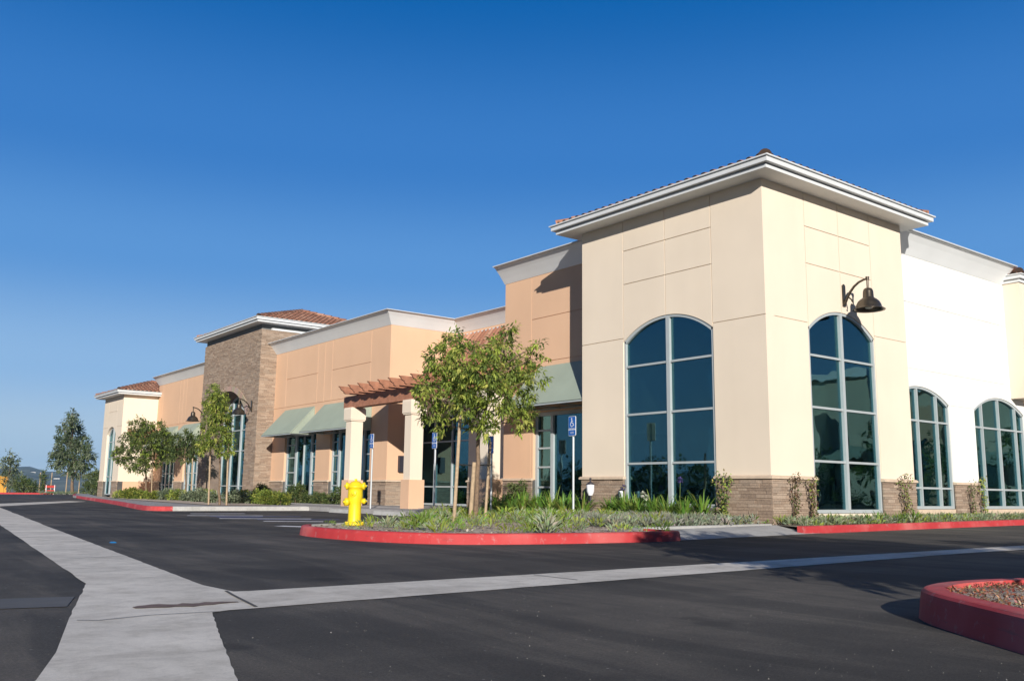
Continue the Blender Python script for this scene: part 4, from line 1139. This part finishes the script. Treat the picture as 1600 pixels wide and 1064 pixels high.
# shrubs, each its own thing
def shrub(label, pos, r_, h, cols, seed, ls=.09, group=None, nm='shrub', dens=1.2):
    rr = random.Random(seed); t = thing(nm, label, 'shrub', pos, group); b = MB(); s = MB()
    for k in range(5):
        a = rr.uniform(0, 2 * PI); q = rr.uniform(0, .55) * r_
        c = (q * math.cos(a), q * math.sin(a), h * rr.uniform(.4, .68)); rad = r_ * rr.uniform(.45, .68)
        clump(b, c, rad, int(dens * 30 * (rad / ls) ** 2), ls, cols, rr, .25, .45, min(1.0, h * .55 / rad))
        s.tube([(c[0] * .3, c[1] * .3, -.05), c], [.014, .006], 5)
    b.build('foliage', M['leaf'], t); s.build('stem', M['bark'], t)
    return t
srow = [(190, 776, 52, 0), (207, 777, 50, 1), (224, 777, 50, 0), (241, 777, 48, 1), (258, 778, 47, 2), (276, 777, 46, 0), (294, 779, 44, 2), (311, 782, 41.5, 2), (320, 778, 44, 0), (331, 783, 39, 2), (364, 783, 38.5, 2), (376, 780, 40, 0), (391, 781, 39, 2), (408, 780, 38, 0), (425, 779, 37, 1), (438, 780, 36.4, 1)]
for i, (px, py, dd, kd) in enumerate(srow):
    q = at(px, py, dd)
    shrub(['low mid-green shrub in the long bed before the stone tower', 'low yellow-green shrub in the long bed before the stone tower', 'low grey-green shrub in the long bed before the stone tower'][kd], (q.x, q.y, 0), .46 + .08 * ((i * 7) % 3), .34 + .06 * ((i * 5) % 3), [GREEN, YELLOW, GREY][kd], 100 + i, .11, 'low shrubs in the bed before the stone tower')
for i, (p, r_, h, lab) in enumerate((((1.2, 30.1, 0), .5, 1.0, 'round dark shrub in the corner between stone tower and shop window'), ((1.0, 25.7, 0), .55, .95, 'dark shrub between the two awning windows'), ((1.3, 22.0, 0), .5, .9, 'dark shrub beside the first pergola pillar'), ((.6, 9.7, 0), .38, 1.15, 'thin straggly shrub against the peach wall beside the third pillar'))):
    shrub(lab, p, r_, h, DARK + GREEN[3:4], 140 + i, .10)
for i in range(9):
    shrub('low dark hedge plant under the awning windows', (1.25 - .15 * (i % 2), 22.9 + i * .78, 0), .42, .38, DARK, 150 + i, .10, 'hedge plants under the awning windows')
for i, (px, py, dd, r_, lab) in enumerate(((150, 757, 84, 1.7, 'dark bush right of the conical tree, the leftmost of the far bushes'), (164, 760, 80, 1.5, 'dark bush among the far bushes behind the end tower'), (176, 752, 76, 1.4, 'tall dark bush touching the end tower'), (38, 763, 97, 1.2, 'low bush beyond the red far kerb, near the left edge'), (48, 765, 96, .9, 'small low bush beyond the red far kerb'))):
    q = at(px, py, dd); shrub(lab, (q.x, q.y, -.1), r_, r_ * 1.25, DARK + GREY[:1], 170 + i, .24, 'bushes at the far edge of the lot')
b = MB(); rr = random.Random(5)
for _ in range(1500):
    px = rr.uniform(60, 190); q = at(px, 767, rr.uniform(86, 94)); leaf(b, Vector((q.x, q.y, -.15)), Vector((rr.uniform(-.6, .6), rr.uniform(-.6, .6), 1)).normalized(), Vector((1, 0, 0)), rr.uniform(.2, .55), .1, rr.choice(GREY + YELLOW[3:]))
o = b.build('rough_grass', M['blade']); tag(o, 'rough grass along the far edge of the lot', 'grass', kind='stuff')

# climbers on the plinths
def climber(label, P, a, h, wdt, seed, cols, n=150, ls=.075):
    rr = random.Random(seed); q = Vector(P(a, 0, -.10)); t = thing('climbing_plant', label, 'climbing plant', q, 'climbers on the stone plinths')
    b = MB(); s = MB()
    for k in range(3):
        pts_ = [Vector(P(a + rr.uniform(-.05, .05), -.05, -.12))]
        for i in range(1, 7):
            pts_.append(Vector(P(a + wdt * (k - 1) * .45 * i / 6 + rr.uniform(-.05, .05), h * i / 6 * rr.uniform(.9, 1.05), -.09 - rr.uniform(0, .09))))
        s.tube([p - q for p in pts_], [.011] * 3 + [.008] * 4, 5)
        for p in pts_[1:]:
            for _ in range(n // 18):
                c = p + Vector(P(rr.uniform(-.1, .1) * wdt * 1.6, 0, 0)) - Vector(P(0, 0, 0)) + Vector((0, 0, rr.uniform(-.1, .1))) - (Vector(P(0, 0, rr.uniform(-.0, .1))) - Vector(P(0, 0, 0)))
                leaf(b, c - q, (rvec(rr) + Vector((0, 0, -.3))).normalized(), Vector((-.5, -.5, .7)), ls * rr.uniform(.7, 1.4), ls * .6, tuple(v * rr.uniform(.8, 1.2) for v in rr.choice(cols)))
    b.build('foliage', M['leaf'], t); s.build('stem', M['bark'], t)
RB = [(.12, .07, .04), (.09, .10, .03), (.16, .11, .05), (.11, .13, .04)]
climber('leafy climber on the stone plinth right of the front arched window', PX0, 1.15, 1.06, .42, 201, GREEN + DARK, 230, .065)
climber('sparse climber at the corner of the tower plinth, beside the lit arched window', PY0, .62, 1.05, .3, 202, RB, 150, .06)
climber('second sparse climber on the tower plinth, close to the lit window frame', PY0, 1.25, .98, .3, 203, RB + GREEN[:1], 150, .06)
climber('climber on the plinth between the tower window and the white wall', PY0, 5.2, 1.08, .5, 204, RB + GREEN[:2], 200, .06)
climber('thin climber on the plinth between the two white wall windows', PW, 10.05, .95, .25, 205, DARK + RB[:1], 110, .06)
climber('bushier climber beside the last arched window', PW, 10.7, 1.1, .35, 206, GREEN + RB[:1], 190, .06)

# strap-leaved clumps
def strap_mesh(seed, n=46, L_=.62):
    rr = random.Random(seed); b = MB()
    for _ in range(n):
        a = rr.uniform(0, 2 * PI); l = L_ * rr.uniform(.6, 1.15); out = rr.uniform(.25, .95); wd = rr.uniform(.016, .028); col = tuple(v * rr.uniform(.8, 1.2) for v in rr.choice(STRAP))
        dr = Vector((math.cos(a), math.sin(a), 0)); sd_ = Vector((-dr.y, dr.x, 0)); o = dr * rr.uniform(0, .07); pts_ = []
        for i in range(6):
            t = i / 5; pts_.append(o + dr * out * l * (t ** 1.35) * .8 + Vector((0, 0, l * (t - out * .62 * t * t))))
        vs_ = []
        for i, p in enumerate(pts_):
            wv = wd * (1 - (i / 5) ** 2.2) + .002; vs_ += [p - sd_ * wv, p + Vector((0, 0, -.004)), p + sd_ * wv]
        b.add(vs_, [(3 * i + j, 3 * i + j + 1, 3 * i + j + 4, 3 * i + j + 3) for i in range(5) for j in range(2)], col)
    return b
protos = []
def strap(label, pos, sc_, group, k):
    t = thing('strap_leaf_plant', label, 'plant', pos, group); t.scale = (sc_,) * 3; t.rotation_euler = (0, 0, k * 1.7)
    if len(protos) < 4:
        o = strap_mesh(300 + len(protos)).build('leaves', M['blade'], t); protos.append(o)
    else:
        o = protos[k % 4].copy(); COL.objects.link(o); o.parent = t
    return t
rr = random.Random(8); k = 0
for i in range(15):
    y = 9.3 - i * .26; strap('bright green strap-leaved plant in the clump left of the corner tower', (-.45 - .4 * (i % 2) + rr.uniform(-.1, .1), y + rr.uniform(-.08, .08), -.03), rr.uniform(1.15, 1.45), 'strap-leaved plants left of the corner tower', k); k += 1
fl = {}
for i in range(13):
    y = 4.5 - i * .24; fl[i] = strap('bright green strap-leaved plant in the row under the front arched window', (-.42 - .28 * (i % 2) + rr.uniform(-.08, .08), y, -.03), rr.uniform(1.1, 1.4), 'strap-leaved plants under the front arched window', k); k += 1
for i in range(9):
    strap('small strap-leaved plant in the bed under the lit tower window', (1.5 + i * .42 + rr.uniform(-.1, .1), -.5 + rr.uniform(-.12, .1), -.03), rr.uniform(.5, .75), 'small strap-leaved plants under the lit tower window', k); k += 1
def flower(pos, h, col_m, label):
    t = thing('flower', label, 'flower', pos); s = MB(); s.tube([(0, 0, 0), (.02, .01, h * .6), (.03, .0, h)], .006, 5); s.build('stem', m_stem, t)
    b = MB(); rr_ = random.Random(int(h * 1000))
    for _ in range(46):
        d = rvec(rr_).normalized(); leaf(b, Vector((.03, 0, h)) + d * .03, d, Vector((0, 0, 1)), .06, .035, tuple(c * rr_.uniform(.85, 1.1) for c in col_m))
    b.build('flower_head', M['blade'], t)
m_stem = m_plain('flower_stem', (.12, .18, .04), .7)
flower((-.75, 3.12, -.03), .62, (.72, .72, .62), 'white flower head in front of the arched window, the taller white one')
flower((-.85, 2.92, -.03), .55, (.72, .72, .62), 'white flower head in front of the arched window, the lower white one')
flower((-.8, 1.9, -.03), .95, (.13, .10, .32), 'tall purple flower head before the right half of the arched window')
flower((-.6, 3.9, -.03), .78, (.11, .09, .24), 'purple flower head before the left half of the arched window')

# ground cover
def inside(p, poly):
    c = False; n = len(poly); x, y = p
    for i in range(n):
        (x0, y0), (x1, y1) = poly[i], poly[i - 1]
        if (y0 > y) != (y1 > y) and x < (x1 - x0) * (y - y0) / (y1 - y0) + x0: c = not c
    return c
def cover(name, label, poly, n, hmin, hmax, cols, seed, z, dens=None, m='leaf', per=7, cat='ground cover', lw=.2, spread=.07):
    rr = random.Random(seed); b = MB(); xs = [p[0] for p in poly]; ys = [p[1] for p in poly]; k = 0; tries = 0
    while k < n and tries < n * 30:
        tries += 1
        x, y = rr.uniform(min(xs), max(xs)), rr.uniform(min(ys), max(ys))
        if not inside((x, y), poly): continue
        dv = dens(x, y) if dens else 1
        if rr.random() > dv: continue
        k += 1; h = rr.uniform(hmin, hmax) * (.5 + .6 * dv); base = rr.choice(cols); q = rr.uniform(.8, 1.2)
        for j in range(per):
            a = rvec(rr); d = Vector((a.x, a.y, abs(a.z) + .55)).normalized()
            o = Vector((x + a.x * spread, y + a.y * spread, z + h * rr.uniform(0, .55)))
            leaf(b, o, d, Vector((a.y, -a.x, .6)), h * rr.uniform(.35, .7), h * lw * rr.uniform(.5, 1), tuple(min(.6, v * q * rr.uniform(.85, 1.15)) for v in base))
    o = b.build(name, M[m]); tag(o, label, cat, kind='stuff'); return o
SAGE = [(.30, .345, .20), (.235, .285, .155), (.37, .40, .255), (.20, .25, .12)]
def d1(x, y):
    v = noise.noise(Vector((x * 1.5, y * 1.5, 3))) * 1.6 + .28
    if math.hypot(x + 8.45, y - 2.55) < .8: v -= .6
    v += .35 if (x > -5 and y > -.6) else 0
    return max(.02, min(1, v)) if x > -9.3 else max(.0, v - .25)
cover('ground_cover', 'grey-green low ground cover over the red-kerbed island', bed1, 640, .12, .32, SAGE + GREEN[:3] + STRAP[:2] + YELLOW[:1], 61, -.03, d1, per=20, lw=.15, spread=.13)
frontbed = [(-4.6, -.35), (-.4, .0), (-.45, 1.2), (-1.0, 3.6), (-2.2, 4.2), (-4.4, 1.5)]
cover('ground_cover', 'pale silvery ground cover in front of the strap-leaved plants', frontbed, 460, .14, .26, [(.27, .29, .21), (.22, .245, .17), (.31, .32, .25)], 62, -.03, per=18, lw=.17, spread=.11)
cover('ground_cover', 'grey-green ground cover behind the right-hand red kerb', [(-.4, -1.0), (3.3, -.72), (7.3, -.42), (11.2, -.16), (20, -.08), (20, .6), (6, .6), (5.9, -.12), (0, -.12)], 1000, .10, .24, SAGE + GREY[:2] + GREEN[:1], 63, -.02, per=15, lw=.17, spread=.1)
# pebbly litter and dry leaves on the island soil
rr = random.Random(71); b = MB()
for _ in range(2600):
    x, y = rr.uniform(-10, -4), rr.uniform(-2, 4.5)
    if not inside((x, y), bed1): continue
    leaf(b, Vector((x, y, -.025)), Vector((rr.uniform(-1, 1), rr.uniform(-1, 1), .12)).normalized(), Vector((0, 0, 1)), rr.uniform(.03, .08), rr.uniform(.02, .05), rr.choice([(.33, .27, .20), (.42, .36, .29), (.22, .17, .12), (.5, .45, .38)]))
o = b.build('dry_litter', M['chip']); tag(o, 'dry leaf litter and pebbles on the soil of the red-kerbed island', 'leaf litter', kind='stuff')
# bark mulch on the near island
b = MB(); rr = random.Random(72); CH = [(.22, .07, .04), (.30, .12, .07), (.14, .05, .03), (.42, .29, .20), (.25, .19, .13), (.17, .13, .09), (.33, .14, .085)]
lrp = lr_in + [(-13.5, -20), (0, -20)]
for _ in range(42000):
    x, y = rr.uniform(-12.8, -6.5), rr.uniform(-13, -8.9)
    if math.hypot(x + 11, y + 9.6) > 3.6 or not inside((x, y), lrp): continue
    z = ZR + .155 + .03 * noise.noise(Vector((x * 2.2, y * 2.2, 0))) + rr.uniform(0, .022)
    leaf(b, Vector((x, y, z)), Vector((rr.uniform(-1, 1), rr.uniform(-1, 1), rr.uniform(-.2, .7))).normalized(), Vector((rr.uniform(-.6, .6), rr.uniform(-.6, .6), 1)), rr.uniform(.014, .042), rr.uniform(.008, .02), tuple(v * rr.uniform(.75, 1.2) for v in rr.choice(CH)))
o = b.build('bark_mulch', M['chip']); tag(o, 'red-brown bark mulch filling the near right island', 'mulch', kind='stuff')

# trees out of view on the near island, whose shade falls across the drive
def shade_tree(base, seed, h0, h1, rad, label, n=13):
    rr = random.Random(seed); cls = []
    for _ in range(n):
        v = rvec(rr); cls.append((base[0] + v.x * rad, base[1] + v.y * rad, (h0 + h1) / 2 + v.z * (h1 - h0) / 2, rad * rr.uniform(.34, .5)))
    tree('street_tree', label, base, (base[0], base[1], h0 - .1), cls, .24, GREEN, seed, .09, .8, wf=.42)
shade_tree((-10.35, -13.1, .0), 401, 2.35, 2.95, 2.1, 'spreading tree on the near mulch island, shading the drive', 34)
shade_tree((-7.0, -14.6, .0), 402, 2.3, 3.4, 1.1, 'second tree on the near mulch island, farther along the kerb', 9)
shade_tree((-3.6, -15.6, .0), 403, 2.0, 3.8, 1.2, 'third tree on the near mulch island, smallest of the three', 9)

# ------------------------------------------------------------------ far things
q = at(2, 768, 100); d_ = thing('waste_container', 'orange-yellow container at the far left edge of the lot', 'container', (q.x, q.y, -.2))
b = MB(); b.box(-2.2, .45, -.9, .9, .08, 1.75); b.box(-2.25, .5, -.95, .95, 1.75, 1.84)
for k_ in range(6): b.box(-2.0 + k_ * .42, -1.93 + k_ * .42, -.96, -.9, .1, 1.74)
b.build('container_body', M['container'], d_); b = MB()
for x in (-1.9, .2): b.box(x - .08, x + .08, -.8, .8, 0, .08)
b.build('skid', M['dark'], d_); d_.rotation_euler = (0, 0, R(-8))
q = at(78, 768, 90); d_ = thing('road_barrier', 'small red and white barrier at the far end of the red kerb', 'barrier', (q.x, q.y, -.15))
b = MB(); b.box(-.45, .45, -.02, .02, .62, .85); b.box(-.45, .45, -.02, .02, .3, .42); b.build('board', M['redsign'], d_)
b = MB()
for x in (-.38, .38): b.tube([(x, -.25, 0), (x, 0, .9)], .03, 6); b.tube([(x, .25, 0), (x, 0, .9)], .03, 6)
b.build('leg', M['signwhite'], d_)
for i, (px, dd, lab) in enumerate(((88, 1500, 'white far house on the hazy hillside, the right one'), (50, 1650, 'white far house on the hazy hillside, the left one'))):
    q = at(px, 752, dd); z = hill_h(q.x, q.y) - .5
    t = thing('far_house', lab, 'house', (q.x, q.y, z), 'houses on the far hillside')
    b = MB(); b.box(-4, 4, -3, 3, 0, 3); b.build('wall', M['house'], t)
    b = MB(); b.prism([(-4.4, -3.4, 3), (4.4, -3.4, 3), (4.4, 0, 4.6), (-4.4, 0, 4.6)], (0, 0, -.2)); b.prism([(-4.4, 3.4, 3), (4.4, 3.4, 3), (4.4, 0, 4.6), (-4.4, 0, 4.6)], (0, 0, -.2)); b.build('roof', M['tile'], t)
# the shops across the lot, seen only in the window reflections
OB = thing('opposite_building', 'pale shop building across the lot, mirrored in the tower window', 'building')
M['tan'] = m_stucco('tan_stucco', (.62, .54, .42))
b = MB(); b.box(46, 60, -24, -3, -.1, 8.0); b.box(45, 60, -70, -24.02, -.1, 9.4); b.build('wall', M['tan'], OB)
b = MB(); b.box(45.6, 60.4, -23.9, -2.6, 8.0, 8.5); b.box(44.6, 60.4, -70.4, -24.02, 9.4, 9.9); b.build('parapet', M['grey_trim'], OB)
for i in range(4):
    o = MB(); o.box(45.92, 45.99, -22.5 + i * 5, -19.5 + i * 5, .2, 3.2); o.build('window', M['glass'], OB)
for i in range(8):
    o = MB(); o.box(44.92, 44.99, -67 + i * 5.2, -63.6 + i * 5.2, .2, 3.4); o.build('window', M['glass'], OB)
for i, (y0, y1, dx, h) in enumerate(((-68, -62, .8, 9.2), (-56, -50, 1.0, 7.0), (-45, -39.5, .9, 9.0), (-34, -28, 1.1, 6.6), (-21.5, -17.5, .9, 6.8), (-12, -8.5, .8, 7.4))):
    o = MB(); o.box((45 if y0 < -24 else 46) - dx, (45 if y0 < -24 else 46) - .01, y0, y1, -.1, h); o.build('pilaster_bay', M[('cream', 'peach', 'white')[i % 3]], OB)
    o = MB(); o.box((45 if y0 < -24 else 46) - dx - .06, (45 if y0 < -24 else 46) - dx - .01, y0 + 1.2, y1 - 1.2, .2, h - 2.2); o.build('window', M['glass'], OB)
for y0, y1, z in ((-50, -45.2, 4.0), (-39, -34.5, 3.8), (-27.5, -24.3, 4.1), (-17, -12.4, 3.6)):
    o = MB(); o.prism([(43.4, y0, z - .9), (44.9, y0, z - .9), (44.9, y0, z), ], (0, y1 - y0, 0)); o.build('awning', M['awning'], OB)
b = MB(); rr = random.Random(77)
for _ in range(420):
    y = rr.uniform(-20, 130); c = (-62 + rr.uniform(-5, 5), y, rr.uniform(.6, 3.2)); clump(b, c, rr.uniform(1.2, 2.0), 45, .6, DARK, rr, .3, .5)
for y0, h in ((-47, 5.0), (-36.5, 4.2), (-30, 5.6), (-25.5, 3.8), (-19.5, 5.2), (-14, 4.0), (-9, 4.8)):
    for _ in range(16):
        c = (39 + rr.uniform(-1.2, 1.2), y0 + rr.uniform(-1.3, 1.3), h * rr.uniform(.4, 1)); clump(b, c, rr.uniform(.5, .9), 70, .32, DARK + GREEN[:2], rr, .3, .5)
    limb(b, (39, y0, -.1), (39, y0, h * .6), .1, .06, rr)
for _ in range(50):
    y = rr.uniform(-50, -8); c = (40 + rr.uniform(-1.5, 1.5), y, rr.uniform(.2, .7)); clump(b, c, rr.uniform(.5, .8), 60, .3, DARK + GREEN[:2], rr, .3, .5)
o = b.build('far_trees', M['leaf']); tag(o, 'belt of trees behind the lot, mirrored low in the windows', 'trees', kind='stuff')

# ------------------------------------------------------------------ hazy air
hz = MB(); hz.box(-3500, 3500, -3500, 3500, -25, 90)
hm = bpy.data.materials.new('hazy_air'); hm.use_nodes = True
hn, hl = hm.node_tree.nodes, hm.node_tree.links
for n in list(hn):
    if n.type == 'BSDF_PRINCIPLED': hn.remove(n)
pv = hn.new('ShaderNodeVolumePrincipled'); pv.inputs['Color'].default_value = (.26, .62, 1, 1); pv.inputs['Density'].default_value = .00014
hl.new(pv.outputs[0], hn['Material Output'].inputs['Volume'])
hz = hz.build('haze', hm); tag(hz, 'thin blue haze that fades the far hills', 'haze', kind='stuff')
